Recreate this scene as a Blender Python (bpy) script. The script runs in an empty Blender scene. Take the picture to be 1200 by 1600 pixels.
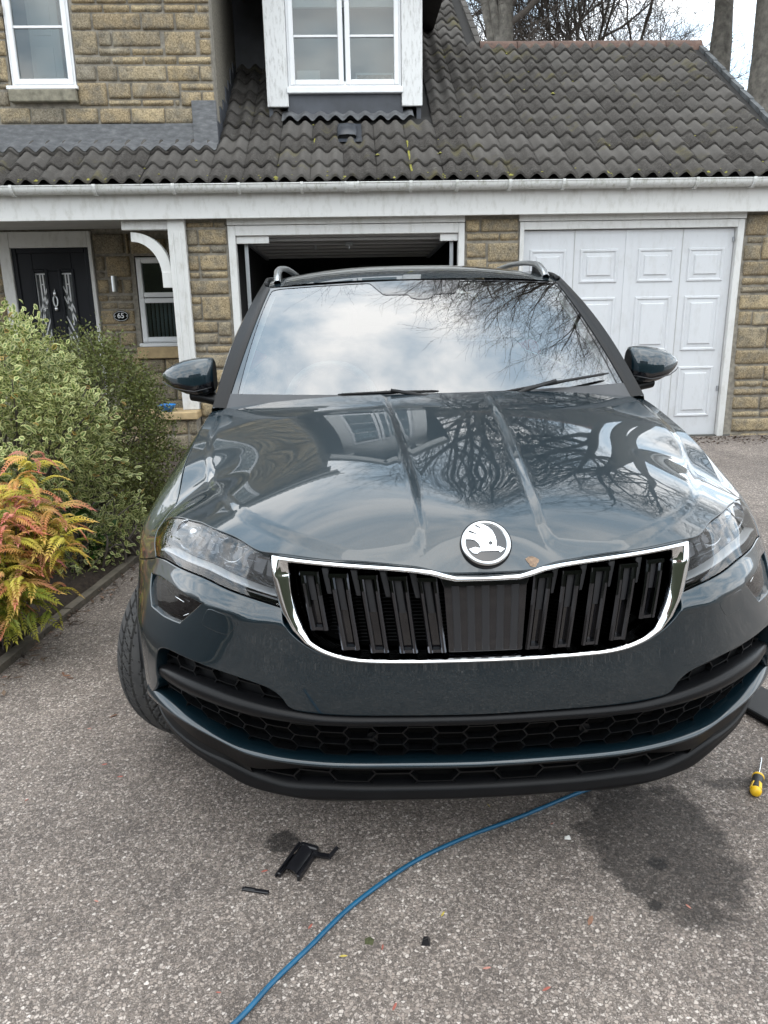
import bpy, math, random
import numpy as np
from mathutils import Vector, Matrix
from mathutils.geometry import delaunay_2d_cdt
R = math.radians
scene = bpy.context.scene
COL = scene.collection

# ------------------------------------------------------------------ camera, sky, sun, exposure
cam_d = bpy.data.cameras.new('camera'); cam = bpy.data.objects.new('camera', cam_d); COL.objects.link(cam)
cam_d.sensor_fit = 'VERTICAL'; cam_d.sensor_height = 24.0; cam_d.lens = 24.0 * 1202 / 1600
cam_d.clip_start = 0.02; cam_d.clip_end = 2000
_p, _r, _y = R(16.0), R(0.95), R(2.0)
_fw = Vector((0, math.cos(_p), -math.sin(_p))); _rt = Vector((1, 0, 0)); _up = _rt.cross(_fw)
_rt2 = _rt * math.cos(_r) - _up * math.sin(_r); _up2 = _up * math.cos(_r) + _rt * math.sin(_r)
_m = Matrix((_rt2, _up2, -_fw)).transposed()
cam.matrix_world = Matrix.Translation((0, 0, 1.456)) @ (Matrix.Rotation(-_y, 3, 'Z') @ _m).to_4x4()
scene.camera = cam

SUN_EL, SUN_AZ = R(70), R(150)      # azimuth clockwise from +Y: high behind the viewer, veiled by cloud
world = bpy.data.worlds.new('World'); scene.world = world; world.use_nodes = True
wt = world.node_tree; wt.nodes.clear()
def wn(t, **k):
    n = wt.nodes.new(t)
    for a, b in k.items(): setattr(n, a, b)
    return n
w_out = wn('ShaderNodeOutputWorld'); w_bg = wn('ShaderNodeBackground'); w_bg.inputs['Strength'].default_value = 0.1
sky = wn('ShaderNodeTexSky', sky_type='NISHITA', sun_disc=False, sun_elevation=SUN_EL, sun_rotation=SUN_AZ)
tc = wn('ShaderNodeTexCoord'); sep = wn('ShaderNodeSeparateXYZ'); wt.links.new(tc.outputs['Generated'], sep.inputs[0])
zc_ = wn('ShaderNodeMath', operation='ADD'); zc_.inputs[1].default_value = 0.28; zab = wn('ShaderNodeMath', operation='ABSOLUTE')
wt.links.new(sep.outputs['Z'], zab.inputs[0]); wt.links.new(zab.outputs[0], zc_.inputs[0])
dx = wn('ShaderNodeMath', operation='DIVIDE'); dy = wn('ShaderNodeMath', operation='DIVIDE')
wt.links.new(sep.outputs['X'], dx.inputs[0]); wt.links.new(zc_.outputs[0], dx.inputs[1])
wt.links.new(sep.outputs['Y'], dy.inputs[0]); wt.links.new(zc_.outputs[0], dy.inputs[1])
cmb = wn('ShaderNodeCombineXYZ'); wt.links.new(dx.outputs[0], cmb.inputs[0]); wt.links.new(dy.outputs[0], cmb.inputs[1])
n1 = wn('ShaderNodeTexNoise'); n1.inputs['Scale'].default_value = 1.7; n1.inputs['Detail'].default_value = 8; n1.inputs['Roughness'].default_value = .56; n1.inputs['Distortion'].default_value = .35
n2 = wn('ShaderNodeTexNoise'); n2.inputs['Scale'].default_value = 2.9; n2.inputs['Detail'].default_value = 6; n2.inputs['Roughness'].default_value = .55
mp = wn('ShaderNodeMapping'); mp.inputs['Location'].default_value = (4.7, 2.2, 0)
wt.links.new(cmb.outputs[0], mp.inputs[0]); wt.links.new(mp.outputs[0], n1.inputs['Vector'])
mp2 = wn('ShaderNodeMapping'); mp2.inputs['Location'].default_value = (1.3, 7.7, 3.0)
wt.links.new(cmb.outputs[0], mp2.inputs[0]); wt.links.new(mp2.outputs[0], n2.inputs['Vector'])
cov = wn('ShaderNodeMapRange'); cov.inputs['From Min'].default_value = .20; cov.inputs['From Max'].default_value = .40; cov.interpolation_type = 'SMOOTHSTEP'
wt.links.new(n1.outputs['Fac'], cov.inputs['Value'])
shade = wn('ShaderNodeValToRGB'); wt.links.new(n2.outputs['Fac'], shade.inputs[0])
shade.color_ramp.elements[0].position = .38; shade.color_ramp.elements[0].color = (9.3, 11.8, 14.2, 1)
shade.color_ramp.elements[1].position = .60; shade.color_ramp.elements[1].color = (23, 23, 22.8, 1)
skm = wn('ShaderNodeMix', data_type='RGBA', blend_type='MULTIPLY'); skm.inputs['Factor'].default_value = 1; skm.inputs['B'].default_value = (.95, 1.0, 1.02, 1)
wt.links.new(sky.outputs[0], skm.inputs['A'])
mixw = wn('ShaderNodeMix', data_type='RGBA'); wt.links.new(cov.outputs[0], mixw.inputs['Factor'])
wt.links.new(skm.outputs['Result'], mixw.inputs['A']); wt.links.new(shade.outputs[0], mixw.inputs['B'])
wt.links.new(mixw.outputs['Result'], w_bg.inputs['Color']); wt.links.new(w_bg.outputs[0], w_out.inputs['Surface'])

sun_d = bpy.data.lights.new('sun', 'SUN'); sun = bpy.data.objects.new('sun', sun_d); COL.objects.link(sun)
sun_d.energy = 0.55; sun_d.angle = R(50); sun_d.color = (1.0, .96, .90)
_d = Vector((math.sin(SUN_AZ) * math.cos(SUN_EL), math.cos(SUN_AZ) * math.cos(SUN_EL), math.sin(SUN_EL)))
sun.rotation_euler = (-_d).to_track_quat('-Z', 'Y').to_euler()

scene.view_settings.view_transform = 'Standard'; scene.view_settings.look = 'None'
scene.view_settings.exposure = 0.55; scene.view_settings.gamma = 1.0; scene.view_settings.use_curve_mapping = False
scene.render.engine = 'CYCLES'; scene.cycles.max_bounces = 10; scene.cycles.transparent_max_bounces = 16

# ------------------------------------------------------------------ helpers
rng = random.Random(7); nrng = np.random.default_rng(11)
def link(o): COL.objects.link(o); return o
def mk(name, V, F, mat, parent=None, smooth=True, N=None, loc=(0, 0, 0), kind=None, label=None, uv=None):
    me = bpy.data.meshes.new(name)
    V = np.asarray(V, float) - np.asarray(loc, float)
    me.from_pydata(V.tolist(), [], F if isinstance(F, list) else np.asarray(F).tolist())
    me.update()
    if smooth: me.polygons.foreach_set('use_smooth', [True] * len(me.polygons))
    if N is not None:
        try: me.normals_split_custom_set_from_vertices(np.asarray(N).tolist())
        except Exception as e: print('normals', e)
    if uv is not None:
        ul = me.uv_layers.new(name='UVMap'); vi = np.empty(len(me.loops), np.int32); me.loops.foreach_get('vertex_index', vi)
        ul.data.foreach_set('uv', np.asarray(uv, np.float32)[vi].ravel())
    if mat is not None: me.materials.append(mat)
    o = link(bpy.data.objects.new(name, me)); o.location = loc
    if parent is not None: o.parent = parent
    if kind: o['kind'] = kind
    if label: o['label'] = label
    return o
def thing(name, label, cat, loc=(0, 0, 0), rotz=0, group=None):
    o = link(bpy.data.objects.new(name, None)); o.location = loc; o.rotation_euler = (0, 0, rotz); o.empty_display_size = .1
    o['label'] = label; o['category'] = cat
    if group: o['group'] = group
    return o
def tag(o, label, cat, group=None):
    o['label'] = label; o['category'] = cat
    if group: o['group'] = group
    return o
class MB:
    def __init__(s): s.V = []; s.F = []
    def add(s, V, F):
        b = len(s.V); s.V += [tuple(map(float, v)) for v in V]; s.F += [[i + b for i in f] for f in F]; return s
    def box(s, x0, x1, y0, y1, z0, z1, b=0.0):
        if x0 > x1: x0, x1 = x1, x0
        if y0 > y1: y0, y1 = y1, y0
        if z0 > z1: z0, z1 = z1, z0
        b = min(b, (x1 - x0) * .45, (y1 - y0) * .45, (z1 - z0) * .45)
        if b <= 0:
            V = [(x, y, z) for z in (z0, z1) for y in (y0, y1) for x in (x0, x1)]
            return s.add(V, [[0, 2, 3, 1], [4, 5, 7, 6], [0, 1, 5, 4], [2, 6, 7, 3], [0, 4, 6, 2], [1, 3, 7, 5]])
        V, F = chamfer_box(x0, x1, y0, y1, z0, z1, b); return s.add(V, F)
    def tube(s, P, r, n=8, cap=True, closed=False):
        V, F = tube(P, r, n, cap, closed); return s.add(V, F)
    def bar(s, a, b, w, h, up=(0, 0, 1)):
        a = np.array(a, float); b = np.array(b, float); d = b - a; d /= np.linalg.norm(d); u = np.array(up, float)
        sd = np.cross(d, u); sd /= np.linalg.norm(sd); u = np.cross(sd, d)
        V = [p + sd * i * w / 2 + u * j * h / 2 for p in (a, b) for i, j in ((-1, -1), (1, -1), (1, 1), (-1, 1))]
        return s.add(V, [[0, 1, 2, 3], [7, 6, 5, 4], [0, 4, 5, 1], [1, 5, 6, 2], [2, 6, 7, 3], [3, 7, 4, 0]])
    def build(s, name, mat, parent=None, **k): return mk(name, s.V, s.F, mat, parent, **k)
def chamfer_box(x0, x1, y0, y1, z0, z1, b):
    import itertools
    V = []; idx = {}
    lo = (x0, y0, z0); hi = (x1, y1, z1)
    for sx, sy, sz in itertools.product((0, 1), repeat=3):
        for ax in range(3):
            p = []
            for k, sg in enumerate((sx, sy, sz)):
                e = hi[k] if sg else lo[k]; d = (-b if sg else b)
                p.append(e if k == ax else e + d)
            idx[(sx, sy, sz, ax)] = len(V); V.append(tuple(p))
    F = []
    for ax in range(3):
        for sg in (0, 1):
            o = [k for k in range(3) if k != ax]; q = []
            for a, c in ((0, 0), (1, 0), (1, 1), (0, 1)):
                t = [0, 0, 0]; t[ax] = sg; t[o[0]] = a; t[o[1]] = c; q.append(idx[(*t, ax)])
            if (sg == 0) ^ (ax == 1): q = q[::-1]
            F.append(q)
    for ax in range(3):
        o = [k for k in range(3) if k != ax]
        for a in (0, 1):
            for c in (0, 1):
                q = []
                for e, f in ((0, o[0]), (1, o[0]), (1, o[1]), (0, o[1])):
                    t = [0, 0, 0]; t[ax] = e; t[o[0]] = a; t[o[1]] = c; q.append(idx[(*t, f)])
                F.append(q)
    for sx, sy, sz in itertools.product((0, 1), repeat=3): F.append([idx[(sx, sy, sz, k)] for k in range(3)])
    cen = np.array([(x0 + x1) / 2, (y0 + y1) / 2, (z0 + z1) / 2]); A = np.array(V)
    for i, f in enumerate(F):
        n = np.cross(A[f[1]] - A[f[0]], A[f[2]] - A[f[0]])
        if np.dot(n, A[f].mean(0) - cen) < 0: F[i] = f[::-1]
    return V, F
def tube(P, r, n=8, cap=True, closed=False):
    P = np.asarray(P, float); m = len(P); rr = np.full(m, r) if np.ndim(r) == 0 else np.asarray(r, float)
    T = np.gradient(P, axis=0)
    if closed: T = np.roll(P, -1, 0) - np.roll(P, 1, 0)
    T /= np.maximum(np.linalg.norm(T, axis=1, keepdims=True), 1e-9)
    a = np.array([0, 0, 1.0]) if abs(T[0][2]) < .9 else np.array([1.0, 0, 0])
    V = []; u = None
    for i in range(m):
        if u is None: u = np.cross(T[i], a)
        else: u = u - T[i] * np.dot(u, T[i])
        u /= max(np.linalg.norm(u), 1e-9); w = np.cross(T[i], u)
        for k in range(n):
            an = 2 * math.pi * k / n; V.append(P[i] + rr[i] * (math.cos(an) * u + math.sin(an) * w))
    F = []
    for i in range(m if closed else m - 1):
        j = (i + 1) % m
        for k in range(n): F.append([i * n + k, i * n + (k + 1) % n, j * n + (k + 1) % n, j * n + k])
    if cap and not closed: F.append(list(range(n))[::-1]); F.append([(m - 1) * n + k for k in range(n)])
    return V, F
def grid_faces(nu, nv, closed_u=False, flip=False):
    F = []
    for i in range(nu if closed_u else nu - 1):
        for j in range(nv - 1):
            a, b, c_, d = i * nv + j, ((i + 1) % nu) * nv + j, ((i + 1) % nu) * nv + j + 1, i * nv + j + 1
            F.append([a, d, c_, b] if flip else [a, b, c_, d])
    return F
def sheet(name, G, mat, parent=None, flip=False, **k):
    G = np.asarray(G, float); return mk(name, G.reshape(-1, 3), grid_faces(G.shape[0], G.shape[1], flip=flip), mat, parent, **k)
def lathe(prof, n=32, axis='x'):
    V = []; F = []; m = len(prof)
    for i in range(n):
        a = 2 * math.pi * i / n
        for (x, r) in prof: V.append((x, r * math.cos(a), r * math.sin(a)) if axis == 'x' else (r * math.cos(a), r * math.sin(a), x))
    for i in range(n):
        for j in range(m - 1): F.append([i * m + j, i * m + j + 1, ((i + 1) % n) * m + j + 1, ((i + 1) % n) * m + j])
    return V, F

# ------------------------------------------------------------------ materials
class NT:
    def __init__(s, name):
        s.m = bpy.data.materials.new(name); s.m.use_nodes = True; s.t = s.m.node_tree
        s.b = s.t.nodes['Principled BSDF']; s.out = s.t.nodes['Material Output']
    def n(s, t, ins=None, **k):
        x = s.t.nodes.new(t)
        for a, b in k.items(): setattr(x, a, b)
        for a, b in (ins or {}).items():
            if hasattr(b, 'outputs'): s.t.links.new(b.outputs[0], x.inputs[a])
            elif isinstance(b, bpy.types.NodeSocket): s.t.links.new(b, x.inputs[a])
            else: x.inputs[a].default_value = b
        return x
    def co(s, kind='Object', scale=(1, 1, 1), loc=(0, 0, 0)):
        t = s.n('ShaderNodeTexCoord'); return s.n('ShaderNodeMapping', {'Vector': t.outputs[kind], 'Scale': scale, 'Location': loc})
    def noise(s, v, scale, detail=4, rough=.5, dist=0): return s.n('ShaderNodeTexNoise', {'Vector': v, 'Scale': scale, 'Detail': detail, 'Roughness': rough, 'Distortion': dist})
    def ramp(s, f, *st):
        x = s.n('ShaderNodeValToRGB', {'Fac': f}); e = x.color_ramp.elements
        while len(e) < len(st): e.new(.5)
        for q, (p, c) in zip(e, st): q.position = p; q.color = (*c, 1) if len(c) == 3 else c
        return x
    def mix(s, f, a, b, mode='MIX'):
        x = s.n('ShaderNodeMix', data_type='RGBA', blend_type=mode)
        for k, v in (('Factor', f), ('A', a), ('B', b)):
            if isinstance(v, (int, float)): x.inputs[k].default_value = v
            elif isinstance(v, tuple): x.inputs[k].default_value = (*v, 1)
            else: s.t.links.new(v.outputs['Result'] if v.bl_idname == 'ShaderNodeMix' else v.outputs[0], x.inputs[k])
        return x
    def rng(s, f, a, b, c=0., d=1.):
        return s.n('ShaderNodeMapRange', {'Value': f, 'From Min': a, 'From Max': b, 'To Min': c, 'To Max': d})
    def set(s, **k):
        for a, v in k.items():
            a = a.replace('_', ' ')
            if hasattr(v, 'outputs'): s.t.links.new(v.outputs['Result'] if v.bl_idname == 'ShaderNodeMix' else v.outputs[0], s.b.inputs[a])
            elif isinstance(v, tuple) and len(v) == 3: s.b.inputs[a].default_value = (*v, 1)
            else: s.b.inputs[a].default_value = v
        return s
    def bump(s, h, strength=.5, dist=.01, prev=None):
        x = s.n('ShaderNodeBump', {'Height': h.outputs['Result'] if h.bl_idname == 'ShaderNodeMix' else h.outputs[0], 'Strength': strength, 'Distance': dist})
        if prev: s.t.links.new(prev.outputs[0], x.inputs['Normal'])
        s.t.links.new(x.outputs[0], s.b.inputs['Normal']); return x
def plain(name, col, rough=.5, metal=0., coat=0., spec=.5, var=0.0, vscale=6, bump=0., bscale=60):
    t = NT(name); t.set(Roughness=rough, Metallic=metal, Coat_Weight=coat, Specular_IOR_Level=spec)
    if var > 0:
        c = t.co(); n = t.noise(c, vscale, 6, .6)
        lo = tuple(x * (1 - var) for x in col); hi = tuple(min(1, x * (1 + var)) for x in col)
        t.set(Base_Color=t.ramp(n, (.3, lo), (.7, hi)))
    else: t.set(Base_Color=tuple(col))
    if bump > 0:
        c = t.co(); t.bump(t.noise(c, bscale, 4, .6), bump, .003)
    return t.m
M = {}
# car
t = NT('car_paint'); fl = t.n('ShaderNodeTexVoronoi', {'Vector': t.co(), 'Scale': 900.})
dst = t.noise(t.co(scale=(1, 1, 1)), 2.2, 8, .65)
t.set(Base_Color=t.mix(t.rng(fl.outputs['Color'], 0, 1), (.0026, .0110, .0168), (.0075, .0225, .0330)), Metallic=.35, Roughness=.38, Specular_IOR_Level=.2, Coat_Weight=1.0, Coat_Roughness=.02, Coat_IOR=1.66)
M['paint'] = t.m
M['black_plastic'] = plain('black_plastic', (.0045, .0048, .0055), .42, spec=.3, var=.25, vscale=14, bump=.08, bscale=900)
M['dark_chrome'] = plain('dark_chrome', (.085, .088, .098), .10, metal=1.)
M['black_trim'] = plain('grey_black_trim', (.005, .0052, .006), .36, spec=.2, var=.2, vscale=9, bump=.06, bscale=900)
M['gloss_black'] = plain('gloss_black', (.006, .006, .008), .06, spec=.6, coat=.5)
M['matt_grey'] = plain('matt_grey_insert', (.021, .0213, .024), .42)
M['void'] = plain('deep_black', (.004, .004, .004), .8, spec=.1)
M['chrome'] = plain('chrome', (.82, .83, .84), .055, metal=1.)
M['satin'] = plain('satin_silver', (.62, .64, .65), .28, metal=1.)
M['silver'] = plain('badge_silver', (.80, .82, .84), .18, metal=.9)
t = NT('lamp_bowl'); n = t.noise(t.co(), 30, 3); t.set(Base_Color=t.ramp(n, (.3, (.32, .33, .35)), (.7, (.62, .64, .66))), Metallic=.9, Roughness=.16); M['bowl'] = t.m
M['drl'] = plain('light_guide', (.88, .90, .92), .18, spec=.6, coat=.4)
M['lamp_dark'] = plain('lamp_dark', (.26, .265, .28), .25, metal=.3, var=.3, vscale=26)
def glassy(name, tint, ior, rough=.0, trans=1.0):
    t = NT(name); t.t.nodes.remove(t.b)
    fr = t.n('ShaderNodeFresnel', {'IOR': ior}); g = t.n('ShaderNodeBsdfGlossy', {'Roughness': rough, 'Color': (1, 1, 1, 1)})
    tr = t.n('ShaderNodeBsdfTransparent', {'Color': (*tint, 1)})
    mx = t.n('ShaderNodeMixShader', {0: fr.outputs[0], 1: tr.outputs[0], 2: g.outputs[0]}); t.t.links.new(mx.outputs[0], t.out.inputs['Surface']); return t.m
M['ws_glass'] = glassy('windscreen_glass', (.62, .69, .67), 2.9)
M['car_glass'] = glassy('privacy_glass', (.16, .17, .17), 1.6)
M['lens'] = glassy('lamp_lens', (.95, .96, .97), 1.62)
M['pane'] = glassy('window_glass', (.74, .78, .78), 1.62)
M['cabin'] = plain('cabin_dark', (.06, .062, .066), .7); M['wheel_grey'] = plain('steering_leather', (.34, .35, .36), .5); M['cabin_pale'] = plain('cabin_pale', (.70, .71, .69), .7)
t = NT('tyre_rubber'); n = t.noise(t.co(), 22, 5, .6); t.set(Base_Color=t.ramp(n, (.3, (.020, .020, .021)), (.75, (.045, .044, .042))), Roughness=.78); M['tyre'] = t.m
M['rim'] = plain('alloy', (.45, .46, .48), .3, metal=.9)
# house
t = NT('stone'); oi = t.n('ShaderNodeObjectInfo'); c = t.co('Object')
off = t.n('ShaderNodeVectorMath', {0: c.outputs[0], 1: oi.outputs['Location']}, operation='ADD')
nb = t.noise(off, 9, 6, .65); nf = t.noise(off, 75, 5, .75); nl = t.noise(off, 4, 4, .5)
base = t.ramp(oi.outputs['Random'], (0, (.36, .29, .195)), (.30, (.49, .395, .255)), (.62, (.41, .335, .225)), (.80, (.30, .27, .22)), (1., (.54, .44, .285)))
grey = t.mix(t.rng(nb.outputs[0], .44, .68), base, (.225, .205, .172))
spk = t.mix(t.rng(nf.outputs[0], .33, .70), (.30, .28, .24), (1.15, 1.14, 1.10)); col = t.mix(1.0, grey, spk, 'MULTIPLY')
t.set(Base_Color=t.mix(t.rng(nl.outputs[0], .58, .8, 0, .35), col, (.50, .47, .38)), Roughness=.93, Specular_IOR_Level=.25)
bp = t.bump(nf, .55, .010); M['stone'] = t.m
M['mortar'] = plain('mortar', (.235, .215, .18), .95, var=.35, vscale=25, bump=.6, bscale=120)
t = NT('tile'); oi = t.n('ShaderNodeObjectInfo'); c = t.co('Object'); off = t.n('ShaderNodeVectorMath', {0: c.outputs[0], 1: oi.outputs['Location']}, operation='ADD')
nf = t.noise(off, 55, 6, .7); nb = t.noise(off, 5, 5, .6); nm = t.noise(off, 2.4, 6, .65); ng = t.noise(off, 14, 6, .7)
base = t.ramp(oi.outputs['Random'], (0, (.038, .034, .031)), (.5, (.062, .057, .052)), (1, (.102, .095, .088)))
c1 = t.mix(t.rng(nf.outputs[0], .42, .72), base, (.105, .098, .089))
c2 = t.mix(t.rng(ng.outputs[0], .60, .74, 0, .75), c1, (.165, .158, .142))
c3 = t.mix(t.rng(nm.outputs[0], .58, .72, 0, .75), c2, (.125, .110, .045))
t.set(Base_Color=t.mix(t.rng(nb.outputs[0], .55, .75, 0, .6), c3, (.028, .026, .022)), Roughness=.9, Specular_IOR_Level=.3); t.bump(nf, .6, .006); M['tile'] = t.m
t = NT('ridge'); nf = t.noise(t.co(), 14, 6, .7); t.set(Base_Color=t.ramp(nf, (.3, (.060, .042, .035)), (.55, (.125, .075, .058)), (.75, (.15, .135, .11))), Roughness=.9); t.bump(nf, .4, .006); M['ridge'] = t.m
def painted(name, col, dirt, amt=.5, sc=(3, 3, 1.2)):
    t = NT(name); n = t.noise(t.co(scale=sc), 5, 8, .7); n2 = t.noise(t.co(), 60, 5, .7)
    a = t.mix(t.rng(n.outputs[0], .50, .78, 0, amt), col, dirt)
    t.set(Base_Color=t.mix(t.rng(n2.outputs[0], .66, .74, 0, amt), a, tuple(x * .45 for x in dirt)), Roughness=.5, Specular_IOR_Level=.4); t.bump(n2, .12, .003); return t.m
M['white'] = painted('white_paint', (.62, .62, .605), (.38, .37, .33), .75)
M['white_old'] = painted('weathered_white_paint', (.66, .665, .66), (.25, .24, .22), .95, (9, 9, 2.0))
M['upvc'] = plain('white_upvc', (.74, .75, .76), .3, var=.06, vscale=3)
M['door_white'] = painted('garage_door_white', (.585, .60, .62), (.44, .44, .43), .55)
M['gutter'] = painted('gutter_white', (.60, .605, .59), (.22, .22, .15), .9, (6, 6, 2))
t = NT('lead'); n = t.noise(t.co(scale=(2, 2, 6)), 6, 7, .65); t.set(Base_Color=t.ramp(n, (.3, (.080, .083, .088)), (.55, (.135, .139, .145)), (.75, (.21, .215, .22))), Roughness=.62, Metallic=.25); M['lead'] = t.m
M['lead_dark'] = plain('dark_lead', (.05, .055, .066), .5, var=.35, vscale=4)
M['render'] = plain('pebbledash', (.165, .150, .12), .95, var=.45, vscale=55, bump=.9, bscale=130)
M['sill'] = plain('stone_sill', (.20, .185, .14), .9, var=.4, vscale=18, bump=.4)
M['tan_sill'] = plain('tan_sill', (.42, .31, .17), .85, var=.2, vscale=14, bump=.3)
M['door_dark'] = plain('dark_door', (.0045, .006, .010), .42, var=.15, vscale=5, spec=.3)
M['lead_glass'] = plain('obscure_glass', (.055, .062, .066), .12, var=.5, vscale=24, spec=.7, bump=.5, bscale=110)
M['came'] = plain('white_came', (.68, .69, .70), .35)
M['soffit'] = plain('soffit', (.42, .42, .41), .7, var=.1)
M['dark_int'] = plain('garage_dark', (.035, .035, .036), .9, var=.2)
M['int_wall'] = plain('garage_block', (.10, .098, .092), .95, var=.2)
M['door_back'] = plain('door_back', (.36, .36, .36), .5, metal=.1)
M['galv'] = plain('galvanised', (.42, .44, .46), .4, metal=.8)
M['blind'] = plain('pale_blind', (.40, .44, .47), .8); M['int_white'] = plain('indoor_white', (.72, .74, .75), .7); M['int_grey'] = plain('indoor_grey', (.26, .30, .33), .8)
M['card'] = plain('pale_card', (.60, .68, .72), .7); M['photo'] = plain('photo_print', (.36, .33, .29), .6, var=.4, vscale=18)
M['vent'] = plain('vent_plastic', (.030, .034, .042), .35)
M['moss'] = plain('moss', (.20, .19, .035), .95, var=.5, vscale=40, bump=.7)
# ground
t = NT('tarmac'); c0 = t.co('Object'); wn_ = t.n('ShaderNodeTexNoise', {'Vector': c0, 'Scale': 140., 'Detail': 2.})
wv = t.n('ShaderNodeVectorMath', {0: wn_.outputs['Color'], 1: (.5, .5, .5)}, operation='SUBTRACT'); wv = t.n('ShaderNodeVectorMath', {0: wv.outputs[0], 'Scale': .0085}, operation='SCALE')
c = t.n('ShaderNodeVectorMath', {0: c0.outputs[0], 1: wv.outputs[0]}, operation='ADD')
def chips(scale, *st):
    a = t.n('ShaderNodeTexVoronoi', {'Vector': c, 'Scale': scale}); b = t.n('ShaderNodeTexVoronoi', {'Vector': c, 'Scale': scale}, feature='DISTANCE_TO_EDGE')
    sep_ = t.n('ShaderNodeSeparateColor', {0: a.outputs['Color']}); return t.ramp(sep_.outputs[0], *st), b, sep_
ca, ea, sa = chips(128., (0, (.20, .174, .154)), (.30, (.29, .253, .225)), (.58, (.38, .334, .298)), (.82, (.49, .445, .408)), (.95, (.58, .535, .497)), (1., (.68, .64, .605)))
cb, eb, sb_ = chips(215., (0, (.13, .113, .101)), (.5, (.22, .193, .174)), (.85, (.34, .305, .277)), (1., (.46, .42, .388)))
gap = t.rng(ea.outputs[0], .03, .16); big = t.rng(sa.outputs[1], .40, .46); mk_ = t.n('ShaderNodeMath', {0: gap.outputs[0], 1: big.outputs[0]}, operation='MULTIPLY')
cbb = t.mix(t.rng(eb.outputs[0], .02, .14), (.080, .070, .063), cb); c2 = t.mix(mk_, cbb, ca)
vo = a_ = t.n('ShaderNodeTexVoronoi', {'Vector': c, 'Scale': 88.}); d1 = t.n('ShaderNodeMath', {0: mk_.outputs[0], 1: t.rng(eb.outputs[0], 0, .2, 0, .4).outputs[0]}, operation='ADD')
nl = t.noise(c, .9, 5, .55); nm = t.noise(c, 5, 6, .65); tint = t.mix(t.rng(nl.outputs[0], .35, .65), (.72, .69, .67), (1.12, 1.09, 1.06))
c3 = t.mix(1., c2, tint, 'MULTIPLY'); c4 = t.mix(1., c3, t.mix(t.rng(nm.outputs[0], .35, .7), (.78, .77, .77), (1.1, 1.09, 1.08)), 'MULTIPLY')
def spot(prev, x, y, rx, ry, amt, ns=7., edge=.45):
    v = t.n('ShaderNodeVectorMath', {0: c.outputs[0], 1: (x, y, 0)}, operation='SUBTRACT'); v = t.n('ShaderNodeVectorMath', {0: v.outputs[0], 1: (1 / rx, 1 / ry, 0)}, operation='MULTIPLY')
    l = t.n('ShaderNodeVectorMath', {0: v.outputs[0]}, operation='LENGTH'); nn = t.noise(c, ns, 5, .6)
    a = t.n('ShaderNodeMath', {0: l.outputs['Value'], 1: t.n('ShaderNodeMath', {0: nn.outputs[0], 1: 1.5}, operation='MULTIPLY').outputs[0]}, operation='ADD')
    m = t.rng(a.outputs[0], 1.5 + edge, 1.5, 0, amt); x_ = t.mix(m, prev, t.mix(1., prev, (.17, .165, .165), 'MULTIPLY')); return x_
c5 = spot(c4, .79, 1.73, .21, .34, .80, 9., .22); c5 = spot(c5, -.235, 1.80, .05, .05, .95, 40, .3); c5 = spot(c5, .76, 1.66, .03, .025, .9, 60, .3); c5 = spot(c5, .70, 1.52, .02, .02, .8, 60, .3)
c5 = spot(c5, 1.15, 1.98, .12, .03, .6, 20)
t.set(Base_Color=c5, Roughness=t.rng(vo.outputs['Color'], 0, 1, .55, .9), Specular_IOR_Level=.4)
b1 = t.bump(d1, .7, .004); M['tarmac'] = t.m
t = NT('soil'); n = t.noise(t.co(), 45, 6, .75); n2 = t.noise(t.co(), 5, 4); t.set(Base_Color=t.mix(t.rng(n2.outputs[0], .4, .7), t.ramp(n, (.3, (.016, .011, .008)), (.6, (.06, .042, .030)), (.8, (.13, .095, .07))), (.05, .037, .028)), Roughness=.95); t.bump(n, 1., .02); M['soil'] = t.m
M['kerb'] = plain('concrete_edging', (.125, .108, .085), .95, var=.4, vscale=16, bump=.6)
M['bark'] = plain('bark', (.135, .125, .108), .95, var=.5, vscale=9, bump=.9, bscale=18)
M['twig'] = plain('twig', (.095, .080, .068), .9)
M['grass'] = plain('lawn', (.05, .085, .025), .9, var=.4, vscale=3)
M['far_ground'] = plain('worn_ground', (.17, .155, .14), .9, var=.3, vscale=2)
M['brick'] = plain('far_brick', (.22, .10, .065), .9, var=.25, vscale=8)
# ------------------------------------------------------------------ ground
def flat(name, pts, z, mat, kind='structure', parent=None):
    return mk(name, [(x, y, z) for x, y in pts], [list(range(len(pts)))], mat, parent, smooth=False, kind=kind)
o = flat('ground', [(-400, -400), (400, -400), (400, 400), (-400, 400)], -.004, M['far_ground'])
o = flat('driveway', [(-1.36, -4.2), (4.6, -4.2), (4.6, 7.6), (-1.5, 7.6), (-1.5, 7.1), (-1.22, 4.62), (-1.30, 3.9), (-1.36, 3.52), (-1.42, 3.14), (-1.46, 2.85), (-1.5, 2.2), (-1.5, -4.2)], 0, M['tarmac'])
flat('road', [(-60, -11), (60, -11), (60, -4.2), (-60, -4.2)], 0, M['tarmac'])
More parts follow.
